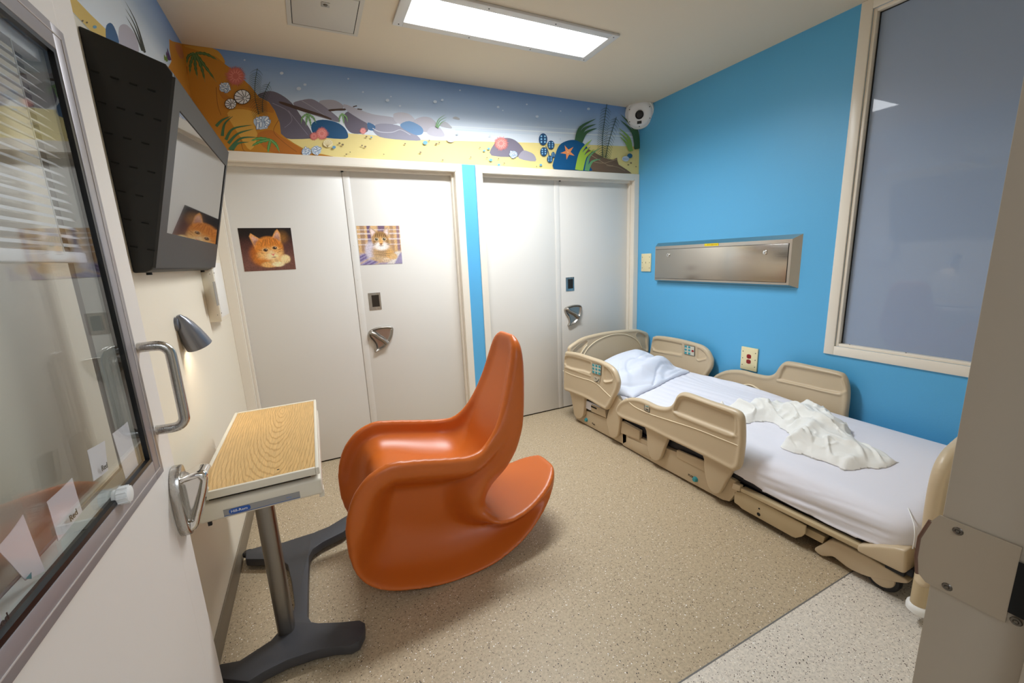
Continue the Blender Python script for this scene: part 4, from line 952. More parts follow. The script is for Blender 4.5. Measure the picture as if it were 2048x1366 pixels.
# ================================================================== BACK AND RIGHT WALL FITTINGS
sc_ = thing('service_panel', 'stainless steel wall panel with two locks above the bed', 'panel', (W, -.9, 1.35))
pa, pb, pz0, pz1 = -1.492, -.288, 1.205, 1.505; dp = .05; bv = .032
bm = bmesh.new()
back = [(W, pa - bv * .5, pz0 - bv * .3), (W, pb + bv * .3, pz0 - bv * .3), (W, pb + bv * .3, pz1 + bv), (W, pa - bv * .9, pz1 + bv * 1.0)]
back = [(W, pa - .035, pz0 - .022), (W, pb + .02, pz0 - .022), (W, pb + .02, pz1 + .03), (W, pa - .035, pz1 + .03)]
fr_ = [(W - dp, pa, pz0), (W - dp, pb, pz0), (W - dp, pb, pz1), (W - dp, pa, pz1)]
link('housing', me_from(back + fr_, [(0, 1, 5, 4), (1, 2, 6, 5), (2, 3, 7, 6), (3, 0, 4, 7), (4, 5, 6, 7), (3, 2, 1, 0)]), M_steel, sc_)
link('door_gap', box(W - dp - .0006, W - dp, pa + .017, pb - .007, pz0 + .015, pz1 - .026), M_void, sc_)
dq = link('panel_door', box(W - dp - .004, W - dp - .0006, pa + .020, pb - .010, pz0 + .018, pz1 - .029, .0008), M_steel, sc_)
for u, v in ((1336.5, 510), (1530.5, 505)):
    p = on(u, v, 'x', W - dp - .004); lk = link('lock', lathe([(.016, 0), (.016, .004), (.012, .006), (.004, .0055), (0, .0055)], tuple(p), (-1, 0, 0), 24), M_chrome, dq)
    link('keyhole', box(p[0] - .0066, p[0] - .0056, p[1] - .0015, p[1] + .0015, p[2] - .005, p[2] + .005), M_void, dq)
s_ = [on(u, v, 'x', W - dp - .0008) for u, v in ((1409, 487.5), (1437, 486), (1437, 491.5), (1409, 492.5))]
st = link('yellow_sticker', prism([tuple(p) for p in s_], (-.0012, 0, 0)), M_yellow, sc_)
for k in range(5):
    p = on(1416 + k * 4, 489.5, 'x', W - dp - .0021); link('sticker_print', box(p[0] - .0005, p[0], p[1] - .004, p[1] + .004, p[2] - .003, p[2] + .003), M_red if k == 2 else mat('sticker print', (170, 140, 20), .6), st)

def plate(name, label, ya_, yb_, za, zb_, kind):
    t = thing(name, label, 'outlet' if kind == 'outlet' else 'wall plate', (W, (ya_ + yb_) / 2, za))
    link('cover_plate', box(W - .012, W - .0005, ya_, yb_, za, zb_, .003), M_ivory, t)
    for a in (.12, .88):
        for b in (.2, .5, .8): screw(t, (W - .012, ya_ + (yb_ - ya_) * a, za + (zb_ - za) * b), (-1, 0, 0), .0038, M_screw)
    ym = (ya_ + yb_) / 2; zm = (za + zb_) / 2
    if kind == 'outlet':
        for s in (1, -1):
            pts = [(W - .012, ym + .017 * max(-.82, min(.82, math.cos(a))) / .82, zm + s * .020 + .0165 * math.sin(a)) for a in [2 * PI * k / 28 for k in range(28)]]
            sk = link('socket', prism(pts, (-.002, 0, 0)), M_red, t)
            for dy in (-.006, .006): link('prong_slot', box(W - .0146, W - .0139, ym + dy - .001, ym + dy + .001, zm + s * .020 - .002, zm + s * .020 + .006), M_void, sk)
            link('prong_slot', box(W - .0146, W - .0139, ym - .002, ym + .002, zm + s * .020 - .010, zm + s * .020 - .006), M_void, sk)
    else:
        link('toggle', box(W - .0145, W - .012, ym - .0025, ym + .0025, zm - .008, zm + .008, .0006), mat('toggle', (150, 140, 110), .4), t)
plate('switch_plate', 'ivory blank switch plate by the room corner', -.192, -.068, 1.278, 1.446, 'switch')
q = [on(1485, 692, 'x', W), on(1518, 700, 'x', W), on(1481, 736, 'x', W)]
plate('power_outlet', 'ivory power outlet with red sockets above the bed rails', q[1][1], q[0][1], q[2][2], q[0][2], 'outlet')

# ================================================================== KITTEN PICTURES (flat prints)
def paint(nu, nv):
    U, V = np.meshgrid(np.linspace(0, 1, nu), np.linspace(0, 1, nv), indexing='ij'); return U, V, np.zeros((nu, nv, 3))
def blend(C, c, a): C[:] = C * (1 - a[..., None]) + np.array(lin(c)) * a[..., None]
def ell(U, V, cx, cy, rx, ry, soft=.15, rot=0.0):
    x = U - cx; y = V - cy; c, s = math.cos(rot), math.sin(rot); X, Y = x * c + y * s, -x * s + y * c
    return sstep(1 + soft, 1 - soft, np.sqrt((X / rx) ** 2 + (Y / ry) ** 2))
def pol(U, V, pts, soft=.012): return sstep(soft, -soft, sdpoly(U, V, pts))
def fur(U, V, seed, sx=60, sy=60): return .5 + .5 * vnoise(U * sx, V * sy, seed)
def kitten_orange():
    U, V, C = paint(150, 140); C[:] = lin((78, 44, 38))          # V is downwards
    blend(C, (28, 18, 14), sstep(.42, .12, V)); blend(C, (150, 100, 40), ell(U, V, .80, .22, .10, .12, .8) * .8); blend(C, (112, 72, 60), sstep(.35, .8, V) * .85)
    blend(C, (20, 12, 10), ell(U, V, .5, .14, .3, .12, .8) * .6)
    blend(C, (170, 92, 28), ell(U, V, .34, .62, .18, .24, .4)); blend(C, (190, 112, 38), ell(U, V, .50, .72, .28, .18, .3))
    for e in ([(.185, .19), (.22, .12), (.42, .29), (.36, .42), (.26, .47)], [(.58, .28), (.69, .07), (.735, .03), (.78, .13), (.775, .33), (.70, .40)]):
        blend(C, (214, 150, 84), pol(U, V, e)); c = np.mean(e, 0); blend(C, (206, 158, 136), pol(U, V, [tuple(c + (np.array(p) - c) * .68) for p in e], .025)); blend(C, (120, 70, 60), ell(U, V, c[0], c[1] + .05, .05, .06, .8) * .6)
    blend(C, (205, 125, 45), ell(U, V, .53, .46, .27, .26, .12)); blend(C, (222, 160, 88), ell(U, V, .55, .60, .20, .14, .5)); blend(C, (240, 206, 156), ell(U, V, .57, .66, .14, .09, .6)); blend(C, (226, 176, 110), ell(U, V, .38, .64, .09, .08, .7) * .7); blend(C, (226, 176, 110), ell(U, V, .73, .58, .06, .09, .7) * .7)
    for k in range(7):
        x = .42 + k * .045; blend(C, (150, 74, 22), ell(U, V, x + .01 * (k % 2), .30 + .01 * abs(k - 3), .008, .085, .6, (k - 3) * -.12) * .7)
    for (x, y) in ((.36, .52), (.38, .58), (.74, .50), (.72, .56)): blend(C, (152, 84, 30), ell(U, V, x, y, .05, .010, .6, .3 if x < .5 else -.4) * .6)
    for (x, y) in ((.455, .515), (.635, .47)):
        blend(C, (236, 196, 140), ell(U, V, x, y, .062, .045, .4) * .7); blend(C, (46, 26, 12), ell(U, V, x, y, .044, .036, .15)); blend(C, (120, 70, 20), ell(U, V, x, y, .034, .028, .2)); blend(C, (12, 8, 6), ell(U, V, x, y, .019, .024, .2)); blend(C, (250, 240, 225), ell(U, V, x + .012, y - .012, .007, .007, .3))
    blend(C, (230, 190, 140), ell(U, V, .56, .57, .045, .05, .6)); blend(C, (214, 120, 104), pol(U, V, [(.555, .615), (.625, .60), (.60, .65), (.585, .655)], .01)); blend(C, (100, 50, 36), ell(U, V, .60, .69, .045, .008, .5))
    blend(C, (226, 182, 122), ell(U, V, .70, .78, .20, .10, .2, -.35)); blend(C, (238, 206, 150), ell(U, V, .82, .74, .09, .10, .3)); blend(C, (214, 164, 100), ell(U, V, .50, .86, .16, .07, .25)); blend(C, (240, 212, 164), ell(U, V, .66, .86, .12, .06, .3))
    for k in range(3): blend(C, (130, 80, 44), ell(U, V, .80 + k * .035, .82, .005, .03, .5) * .7)
    C *= (1.0 + .55 * fur(U, V, 3, 70, 45))[..., None]
    return C
def kitten_tabby():
    U, V, C = paint(150, 140); C[:] = lin((206, 168, 120))
    for x, w_, c in ((.12, .06, (150, 118, 96)), (.27, .05, (70, 52, 110)), (.56, .10, (86, 66, 112)), (.80, .05, (164, 128, 100)), (.95, .04, (128, 100, 120))): blend(C, c, sstep(w_ * 1.2, w_ * .5, np.abs(U - x)) * sstep(.75, .6, V) * .85)
    for y, w_ in ((.10, .012), (.20, .02), (.34, .02), (.48, .012)): blend(C, (228, 218, 220), sstep(w_ * 1.4, w_ * .4, np.abs(V - y)) * .6 * sstep(.7, .6, V))
    blend(C, (150, 140, 170), sstep(.66, .74, V)); 
    for k in range(9):
        blend(C, (96, 76, 128) if k % 3 else (196, 168, 136), sstep(.028, .012, np.abs((V - .7) - (U - .9 + k * .14) * -.55)) * sstep(.68, .74, V) * .8)
    blend(C, (220, 210, 196), pol(U, V, [(.62, 1.0), (.86, .68), (1, .66), (.80, 1.0)], .02) * .8)
    blend(C, (196, 186, 196), ell(U, V, .28, .64, .14, .24, .3)); blend(C, (184, 150, 110), ell(U, V, .54, .70, .24, .26, .25)); blend(C, (206, 160, 100), ell(U, V, .72, .74, .10, .14, .4))
    for e in ([(.28, .08), (.31, .02), (.45, .16), (.40, .30), (.32, .32)], [(.58, .18), (.66, .06), (.73, .03), (.74, .18), (.70, .32), (.62, .30)]):
        blend(C, (178, 150, 120), pol(U, V, e)); c = np.mean(e, 0); blend(C, (232, 206, 200), pol(U, V, [tuple(c + (np.array(p) - c) * .66) for p in e], .025))
    blend(C, (176, 134, 84), ell(U, V, .52, .36, .20, .22, .15)); blend(C, (236, 226, 218), ell(U, V, .53, .52, .17, .11, .35)); blend(C, (222, 170, 104), ell(U, V, .53, .40, .05, .10, .5))
    for k in range(6): blend(C, (66, 44, 30), ell(U, V, .42 + k * .044, .22 + .008 * abs(k - 2.5), .010, .065, .5, (k - 2.5) * -.14) * .85)
    for s in (-1, 1):
        for k in range(3): blend(C, (74, 52, 36), ell(U, V, .53 + s * (.15 + .01 * k), .40 + k * .045, .05, .008, .6, s * .35) * .8)
    for x in (.43, .61):
        blend(C, (238, 226, 200), ell(U, V, x, .345, .05, .040, .4) * .8); blend(C, (40, 26, 18), ell(U, V, x, .345, .038, .034, .15)); blend(C, (112, 96, 58), ell(U, V, x, .345, .030, .027, .2)); blend(C, (10, 10, 10), ell(U, V, x, .345, .015, .020, .2)); blend(C, (250, 250, 245), ell(U, V, x + .01, .335, .006, .006, .3))
    blend(C, (120, 66, 56), pol(U, V, [(.49, .455), (.56, .455), (.535, .49), (.515, .49)], .01)); blend(C, (90, 60, 50), ell(U, V, .525, .515, .05, .007, .5))
    for k in range(4): blend(C, (92, 68, 46), ell(U, V, .55, .66 + k * .035, .18, .007, .6, .12 * (k % 2)) * .6)
    blend(C, (190, 160, 124), ell(U, V, .46, .86, .22, .06, .3, .1)); blend(C, (216, 190, 160), ell(U, V, .62, .89, .09, .06, .3)); blend(C, (206, 168, 118), ell(U, V, .80, .80, .09, .08, .3))
    for k in range(3): blend(C, (96, 70, 50), ell(U, V, .58 + k * .04, .91, .005, .03, .5) * .7)
    C *= (.95 + .5 * fur(U, V, 8, 80, 50))[..., None]
    return C
def poster(name, label, quad, C):
    """quad: 4 world corners (tl, tr, br, bl) on the door face"""
    q = [np.array(p) for p in quad]; nu, nv, _ = C.shape; V = []; f = []
    for i in range(nu):
        for j in range(nv):
            s, t = i / (nu - 1), j / (nv - 1); p = (q[0] * (1 - s) + q[1] * s) * (1 - t) + (q[3] * (1 - s) + q[2] * s) * t
            V.append((p[0], LY - .0014 - .0006 * (abs(s - .5) + abs(t - .5)), p[2]))
    for i in range(nu - 1):
        for j in range(nv - 1): k = i * nv + j; f.append((k, k + 1, k + nv + 1, k + nv))
    me = me_from(V, f); a = me.color_attributes.new('print', 'FLOAT_COLOR', 'POINT')
    cc_ = np.ones((nu * nv, 4), np.float32); cc_[:, :3] = np.clip(C.reshape(-1, 3), 0, 1); a.data.foreach_set('color', cc_.ravel())
    t = thing(name, label, 'poster', tuple(sum(q) / 4)); link('print', me, attr_mat('glossy photo print', .3), t)
    link('paper_backing', prism([(p[0], LY - .0012, p[2]) for p in q], (0, .001, 0)), M_paper, t)
    return t
cq = lambda pts: [on(440 + a / 3.794, 320 + b / 3.794, 'y', LY) for a, b in pts]
poster('kitten_poster', 'picture of an orange kitten resting its chin on a paw', cq([(133, 517), (536, 515), (577, 828), (187, 847)]), kitten_orange())
poster('kitten_poster.001', 'picture of a tabby kitten on a plaid cushion', cq([(1033, 500), (1360, 499), (1384, 785), (1067, 797)]), kitten_tabby())

# ================================================================== SEA-FLOOR MURAL (printed band above the doors)
def grad_mat(name, z0, z1, stops):
    m = bpy.data.materials.new(name); m.use_nodes = True; nt = m.node_tree; b = nt.nodes['Principled BSDF']; b.inputs['Roughness'].default_value = .5
    tc = N(nt, 'ShaderNodeTexCoord'); sp = N(nt, 'ShaderNodeSeparateXYZ'); nt.links.new(tc.outputs['Object'], sp.inputs[0])
    mr = N(nt, 'ShaderNodeMapRange'); mr.inputs[1].default_value = z0; mr.inputs[2].default_value = z1; nt.links.new(sp.outputs[2], mr.inputs[0])
    r = N(nt, 'ShaderNodeValToRGB'); e = r.color_ramp.elements
    while len(e) < len(stops): e.new(.5)
    for el, (p, c) in zip(e, stops): el.position = p; el.color = (*lin(c), 1)
    nt.links.new(mr.outputs[0], r.inputs[0]); nt.links.new(r.outputs[0], b.inputs['Base Color']); return m
M_sea = grad_mat('printed water gradient', 2.30, H, [(0, (236, 242, 248)), (.30, (226, 235, 245)), (.55, (172, 194, 220)), (1, (118, 158, 214))])
def cmat(c): return mat('mural ink %d %d %d' % c, c, .5)
class Mural:
    def __init__(s, name, label, ax, val, loc): s.t = thing(name, label, 'mural', loc); s.ax = ax; s.val = val; s.k = 0; s.sgn = -1 if ax == 'y' else 1
    def pts(s, p, z): return trace(p, z, s.ax, s.val)
    def put(s, name, P, c, dk=1, parent=None):
        """flat printed piece from world points"""
        s.k += 1; off = .0012 + s.k * .00004; k = 'xyz'.index(s.ax); Q = []
        for p in P:
            p = list(p); p[k] = s.val + s.sgn * off
            p[2] = min(max(p[2], ZT + .001), H - .001)
            if s.ax == 'y': p[0] = min(max(p[0], .001), W - .001)
            else: p[1] = min(max(p[1], YF), -.001)
            Q.append(p)
        bm = bmesh.new(); vs = [bm.verts.new(q) for q in Q]
        try: f = bm.faces.new(vs); f.normal_update(); bmesh.ops.triangulate(bm, faces=[f])
        except Exception: bm.free(); return None
        me = bpy.data.meshes.new('mesh'); bm.to_mesh(me); bm.free()
        return link(name, me, cmat(c), parent or s.t)
    def shape(s, name, p, z, c, sm=3, parent=None): return s.put(name, catmull(s.pts(p, z), sm, True) if sm else s.pts(p, z), c, parent=parent)
    def multi(s, name, polys, c, parent=None):
        """several strokes of one printed motif in one mesh"""
        s.k += 1; off = .0012 + s.k * .00004; k = 'xyz'.index(s.ax); bm = bmesh.new()
        for P in polys:
            Q = []
            for p in P:
                p = list(p); p[k] = s.val + s.sgn * off; p[2] = min(max(p[2], ZT + .001), H - .001)
                if s.ax == 'y': p[0] = min(max(p[0], .001), W - .001)
                Q.append(p)
            try: f = bm.faces.new([bm.verts.new(q) for q in Q]); f.normal_update(); bmesh.ops.triangulate(bm, faces=[f])
            except Exception: pass
        me = bpy.data.meshes.new('mesh'); bm.to_mesh(me); bm.free()
        return link(name, me, cmat(c), parent or s.t)
    def stroke(s, p, z, w0, w1=None, n=5):
        """tapered ribbon polygon along crop points, widths in crop pixels"""
        C = catmull([(a, b) for a, b in p], n); w1 = w0 if w1 is None else w1; L_, R_ = [], []
        for i, q in enumerate(C):
            d = np.array(C[min(i + 1, len(C) - 1)]) - np.array(C[max(i - 1, 0)]); d = d / (np.linalg.norm(d) + 1e-9); nrm = np.array((-d[1], d[0])); w_ = w0 + (w1 - w0) * i / (len(C) - 1)
            L_.append(tuple(q + nrm * w_ / 2)); R_.append(tuple(q - nrm * w_ / 2))
        return s.pts(L_ + R_[::-1], z)
    def disc(s, cx, cy, rx, ry, z, n=20, wob=0, seed=0):
        rnd = random.Random(seed); return s.pts([(cx + rx * (1 + wob * rnd.uniform(-1, 1)) * math.cos(2 * PI * k / n), cy + ry * (1 + wob * rnd.uniform(-1, 1)) * math.sin(2 * PI * k / n)) for k in range(n)], z)
    def anemone(s, cx, cy, r, z, c, c2, seed=0):
        rnd = random.Random(seed); star = []
        n = 34
        for k in range(n * 2): a = PI * k / n; rr = r * (rnd.uniform(1.12, 1.38) if k % 2 else .86); star.append((cx + rr * math.cos(a), cy + rr * math.sin(a)))
        o = s.put('sea_anemone', s.pts(star, z), c)
        s.multi('tentacle_highlight', [s.stroke([(cx + r * .35 * math.cos(a), cy + r * .35 * math.sin(a)), (cx + r * .8 * math.cos(a + .1), cy + r * .8 * math.sin(a + .1))], z, r * .12, r * .04, 2) for a in [2 * PI * k / 13 for k in range(13)]], c2, o)
        return o
    def coral(s, cx, cy, r, z, seed=0):
        rnd = random.Random(seed); rods = []; inner = []
        for k in range(13):
            a = rnd.uniform(0, 2 * PI); rr = r * math.sqrt(rnd.random()) * .75; x, y = cx + rr * math.cos(a), cy + rr * math.sin(a); t = rnd.uniform(0, PI); l = r * .36
            p = [(x - l * math.cos(t), y - l * math.sin(t)), (x, y), (x + l * math.cos(t), y + l * math.sin(t))]
            rods.append(s.stroke(p, z, r * .40, r * .34, 2)); inner.append(s.stroke([tuple(np.array(p[1]) + (np.array(q) - np.array(p[1])) * .8) for q in p], z, r * .24, r * .20, 2))
        o = s.put('coral', s.disc(cx, cy, r * .95, r * .85, z, 14, .16, seed), (196, 214, 232))
        for a_, b_ in zip(rods, inner):
            s.multi('coral_outline', [a_], (128, 150, 182), o); s.multi('coral_rod', [b_], (240, 246, 252), o)
        return o
    def fern(s, leaves, z, c, c2, w_):
        """leaf fronds: each a toothed tapered stroke"""
        o = None
        for lf in leaves:
            C = catmull(lf, 6); poly = []; back = []
            for i, q in enumerate(C):
                d = np.array(C[min(i + 1, len(C) - 1)]) - np.array(C[max(i - 1, 0)]); d = d / (np.linalg.norm(d) + 1e-9); nrm = np.array((-d[1], d[0])); k = math.sin(PI * min(1, .12 + i / (len(C) - 1))) ** .6 * w_ * (1.0 if i % 2 else .62)
                poly.append(tuple(q + nrm * k)); back.append(tuple(q - nrm * k))
            f = s.put('frond', s.pts(poly + back[::-1], z), c, parent=o)
            o = o or f
            if o is f: f.name = 'seaweed'
            s.multi('midrib', [s.stroke(lf, z, 5, 2, 4)], c2, o)
        return o
    def pine(s, stem, z, c, step=22, ln=60):
        C = catmull(stem, 8); polys = [s.stroke(stem, z, 5, 4, 6)]; acc = 0
        for a, b in zip(C, C[1:]):
            a, b = np.array(a), np.array(b); acc += np.linalg.norm(b - a)
            if acc > step * .55:
                acc = 0; d = (b - a) / np.linalg.norm(b - a)
                for sgn in (-1, 1):
                    t = np.array((-d[1], d[0])) * sgn * .9 - d * .55; t = t / np.linalg.norm(t); e = a + t * ln
                    polys.append(s.stroke([tuple(a), tuple(a + t * ln * .55 - d * -3), tuple(e - d * ln * .12)], z, 3.2, 1.2, 3))
        return s.multi('horsetail', polys, c)
    def blades(s, bl_, z, c, w_=22):
        o = None
        for b in bl_:
            C = catmull(b, 5); L_, R_ = [], []
            for i, q in enumerate(C):
                d = np.array(C[min(i + 1, len(C) - 1)]) - np.array(C[max(i - 1, 0)]); d = d / (np.linalg.norm(d) + 1e-9); nrm = np.array((-d[1], d[0])); k = w_ * .5 * (1 - (i / (len(C) - 1)) ** 1.5)
                L_.append(tuple(q + nrm * k)); R_.append(tuple(q - nrm * k))
            f = s.put('blade', s.pts(L_ + R_[::-1], z), c, parent=o)
            if o is None: o = f; o.name = 'sea_grass'
        return o
    def dots(s, name, lst, z, c):
        for i, (x, y, r) in enumerate(lst): s.put(name, s.disc(x, y, r, r * .8, z, 10), c)

Q5 = (330, 60, 4.096); Q6 = (800, 150, 3.793)
mu = Mural('wall_mural', 'printed sea floor mural band above the two double doors', 'y', 0, (1.7, 0, ZT))
link('water', box(.0005, W - .0005, -.0012, -.0002, ZT, H - .0005), M_sea, mu.t)
for a, b, c in (((380, 352), (1815, 440), (208, 222, 236)), ((380, 385), (1815, 468), (232, 240, 246)), ((420, 412), (1815, 486), (214, 228, 240))):
    mu.put('horizon_band', mu.pts([(a[0], a[1]), (b[0], b[1]), (b[0], b[1] + 10), (a[0], a[1] + 8)], Q6), c)
snd = mu.pts([(880, 850), (1480, 846), (1700, 862), (2048, 884)], Q5) + mu.pts([(150, 492), (600, 504), (1000, 514), (1820, 545)], Q6) + [(W, 0, ZT), (0, 0, ZT), (0, 0, 2.3)]
mu.put('sand', snd, (242, 222, 146))
for (p, c) in (([(760, 530), (860, 500), (950, 530), (1040, 600), (1110, 700), (1180, 800), (1212, 870), (1190, 890), (960, 882), (930, 760), (880, 650), (800, 570)], (104, 98, 112)),
               ([(1260, 590), (1330, 572), (1400, 580), (1460, 620), (1440, 655), (1350, 660)], (168, 164, 174)),
               ([(1050, 600), (1120, 575), (1200, 566), (1270, 600), (1350, 660), (1430, 730), (1420, 755), (1330, 732), (1200, 692), (1100, 650)], (134, 128, 142)),
               ([(1470, 690), (1520, 668), (1600, 728), (1660, 770), (1660, 830), (1600, 850), (1530, 845), (1490, 810), (1468, 760)], (106, 98, 114)),
               ([(1465, 608), (1560, 640), (1700, 690), (1850, 712), (1930, 742), (1900, 768), (1780, 778), (1680, 772), (1580, 722), (1478, 652)], (182, 180, 192)),
               ([(1870, 692), (1930, 675), (2000, 690), (2050, 740), (2040, 785), (1900, 762)], (196, 194, 204)),
               ([(1698, 800), (1760, 768), (1900, 780), (2030, 840), (2090, 890), (2060, 908), (1800, 886), (1722, 850)], (150, 148, 166)),
               ([(1210, 760), (1290, 735), (1400, 755), (1470, 800), (1500, 860), (1478, 892), (1340, 886), (1240, 870), (1200, 820)], (14, 82, 128)),
               ([(1660, 758), (1720, 785), (1712, 822), (1665, 815)], (52, 104, 152))):
    mu.shape('rock', p, Q5, c)
for (p, c) in (([(105, 345), (170, 318), (240, 330), (290, 390), (270, 432), (180, 432), (110, 385)], (190, 186, 196)), ([(5, 372), (70, 350), (150, 385), (176, 420), (165, 450), (120, 456), (60, 430), (12, 400)], (104, 146, 190)),
               ([(205, 442), (230, 398), (290, 394), (332, 440), (330, 468), (258, 466)], (200, 196, 208)), ([(300, 386), (340, 354), (392, 396), (378, 406)], (186, 186, 192)), ([(398, 330), (420, 316), (452, 331), (444, 342)], (176, 178, 184)),
               ([(694, 612), (708, 532), (760, 490), (812, 478), (870, 494), (920, 540), (946, 592), (930, 620)], (130, 122, 138)), ([(900, 632), (930, 575), (970, 580), (1016, 605), (1026, 655)], (168, 162, 174))):
    mu.shape('rock', p, Q6, c)
for p, w_, c in (([(880, 600), (1000, 660), (1040, 740), (980, 800)], 5, (150, 146, 160)), ([(1010, 660), (1090, 760), (1170, 860)], 5, (150, 146, 160)), ([(1120, 580), (1220, 640), (1320, 710)], 5, (170, 166, 178)), ([(1700, 805), (1760, 835), (1860, 838), (1930, 818), (2010, 860)], 7, (206, 206, 216))):
    mu.multi('rock_vein', [mu.stroke(p, Q5, w_, w_ * .6)], c)
mu.shape('driftwood', [(940, 585), (1040, 612), (1180, 658), (1280, 690), (1360, 724), (1356, 736), (1270, 706), (1150, 676), (1020, 632), (942, 602)], Q5, (76, 54, 42), 2)
mu.shape('driftwood', [(1340, 652), (1400, 646), (1475, 644), (1475, 660), (1400, 662), (1350, 668)], Q5, (76, 54, 42), 2)
for p in ([(1540, 630), (1572, 622)], [(1576, 648), (1614, 652)]): mu.multi('driftwood', [mu.stroke(p, Q5, 9, 9, 1)], (76, 54, 42))
# ochre cliff by the corner
cl_ = [(0, 0, H), (0, 0, ZT)] + mu.pts([(1390, 1046), (1290, 1018), (1150, 1005), (1128, 968), (1060, 930), (985, 880), (950, 850), (940, 760), (900, 662), (850, 590), (772, 552), (700, 460), (560, 330), (490, 280), (450, 200), (380, 150)], Q5) 
mu.put('cliff', cl_, (200, 134, 36))
mu.shape('cliff_patch', [(150, 128), (390, 150), (470, 215), (490, 275), (410, 215), (300, 180)], Q5, (214, 158, 58))
mu.shape('cliff_patch', [(510, 682), (640, 650), (750, 682), (770, 722), (742, 800), (760, 880), (700, 985), (620, 880)], Q5, (226, 172, 74))
mu.shape('cliff_patch', [(440, 470), (520, 545), (640, 590), (760, 560), (860, 610), (890, 680), (760, 650), (600, 620), (470, 560)], Q5, (184, 116, 30))
mu.shape('cliff_patch', [(760, 850), (870, 820), (960, 880), (1120, 975), (1140, 1015), (900, 1010), (780, 930)], Q5, (190, 112, 34))
for p in ([(420, 470), (430, 600), (460, 700)], [(930, 740), (890, 830), (960, 910), (1080, 1000)], [(620, 880), (640, 980), (700, 1020)], [(180, 300), (185, 420)]): mu.multi('cliff_line', [mu.stroke(p, Q5, 5, 3)], (134, 82, 24))
mu.fern([[(250, 190), (340, 200), (445, 255)], [(250, 190), (330, 300), (425, 430)], [(250, 190), (300, 310), (330, 430)], [(245, 190), (250, 300), (270, 400)], [(240, 190), (210, 280), (205, 370)], [(240, 190), (190, 220), (180, 290)]], Q5, (78, 108, 52), (120, 150, 90), 15)
mu.fern([[(865, 900), (770, 890), (690, 915)], [(865, 900), (770, 920), (700, 960)], [(865, 900), (850, 960), (845, 1012)], [(865, 900), (910, 940), (940, 1005)]], Q5, (84, 150, 70), (150, 190, 130), 15)
mu.fern([[(1165, 685), (1125, 720), (1115, 770)], [(1165, 685), (1160, 740), (1155, 790)], [(1165, 685), (1190, 750), (1195, 800)], [(1165, 685), (1215, 720), (1238, 765)]], Q5, (96, 150, 84), (160, 196, 140), 9)
mu.fern([[(1450, 685), (1430, 720), (1428, 765)], [(1450, 685), (1462, 730), (1465, 775)], [(1450, 685), (1485, 715), (1495, 755)]], Q5, (104, 160, 88), (160, 196, 140), 8)
mu.blades([[(470, 870), (490, 770), (560, 706)], [(500, 900), (560, 810), (720, 780)], [(520, 930), (600, 850), (730, 812)], [(530, 980), (620, 890), (760, 880)], [(420, 790), (470, 740), (540, 708)], [(550, 985), (600, 930), (690, 920)]], Q5, (70, 116, 78), 26)
mu.anemone(580, 380, 72, Q5, (208, 112, 98), (232, 150, 134), 1); mu.anemone(1285, 850, 46, Q5, (226, 128, 120), (246, 176, 164), 2); mu.anemone(1220, 872, 30, Q5, (216, 116, 108), (240, 168, 156), 3); mu.anemone(1622, 828, 24, Q5, (232, 140, 136), (248, 186, 178), 4)
mu.anemone(765, 520, 46, Q6, (240, 140, 132), (255, 196, 186), 5)
mu.coral(495, 475, 50, Q5, 1); mu.coral(795, 760, 68, Q5, 2); mu.coral(1160, 1000, 40, Q5, 3); mu.coral(1240, 990, 44, Q5, 4); mu.coral(855, 602, 32, Q6, 5)
for cx, cy, rx, ry in ((635, 553, 68, 61), (540, 610, 48, 44)):
    o = mu.put('sand_dollar', mu.disc(cx, cy, rx, ry, Q5, 32), (38, 32, 30)); mu.put('disc', mu.disc(cx, cy, rx * .92, ry * .92, Q5, 32), (232, 232, 232), parent=o)
    ox, oy = cx + rx * .3, cy + ry * .18
    mu.multi('spoke', [mu.stroke([(ox, oy), (cx + rx * .95 * math.cos(a), cy + ry * .95 * math.sin(a))], Q5, 5, 5, 1) for a in [2 * PI * k / 10 + .2 for k in range(10)]], (38, 32, 30), o)
    mu.put('hub', mu.disc(ox, oy, 11, 10, Q5, 12), (225, 225, 225), parent=o)
o = mu.put('scallop_shell', mu.disc(1335, 932, 40, 32, Q5, 20), (248, 234, 190)); mu.multi('shell_rib', [mu.stroke([(1330, 960), (1335 + 36 * math.cos(a), 932 + 28 * math.sin(a))], Q5, 4, 3, 1) for a in (-.3, -.8, -1.3, -1.8, -2.3, -2.8)], (214, 190, 130), o)
mu.pine([(770, 695), (740, 560), (740, 440), (758, 320)], Q5, (50, 66, 48), 26, 62); mu.pine([(800, 680), (805, 560), (860, 430)], Q5, (50, 66, 48), 26, 50)
mu.blades([[(270, 395), (290, 340), (345, 302)], [(278, 400), (300, 350), (355, 322)], [(284, 404), (310, 365), (350, 345)]], Q6, (120, 168, 110), 9)
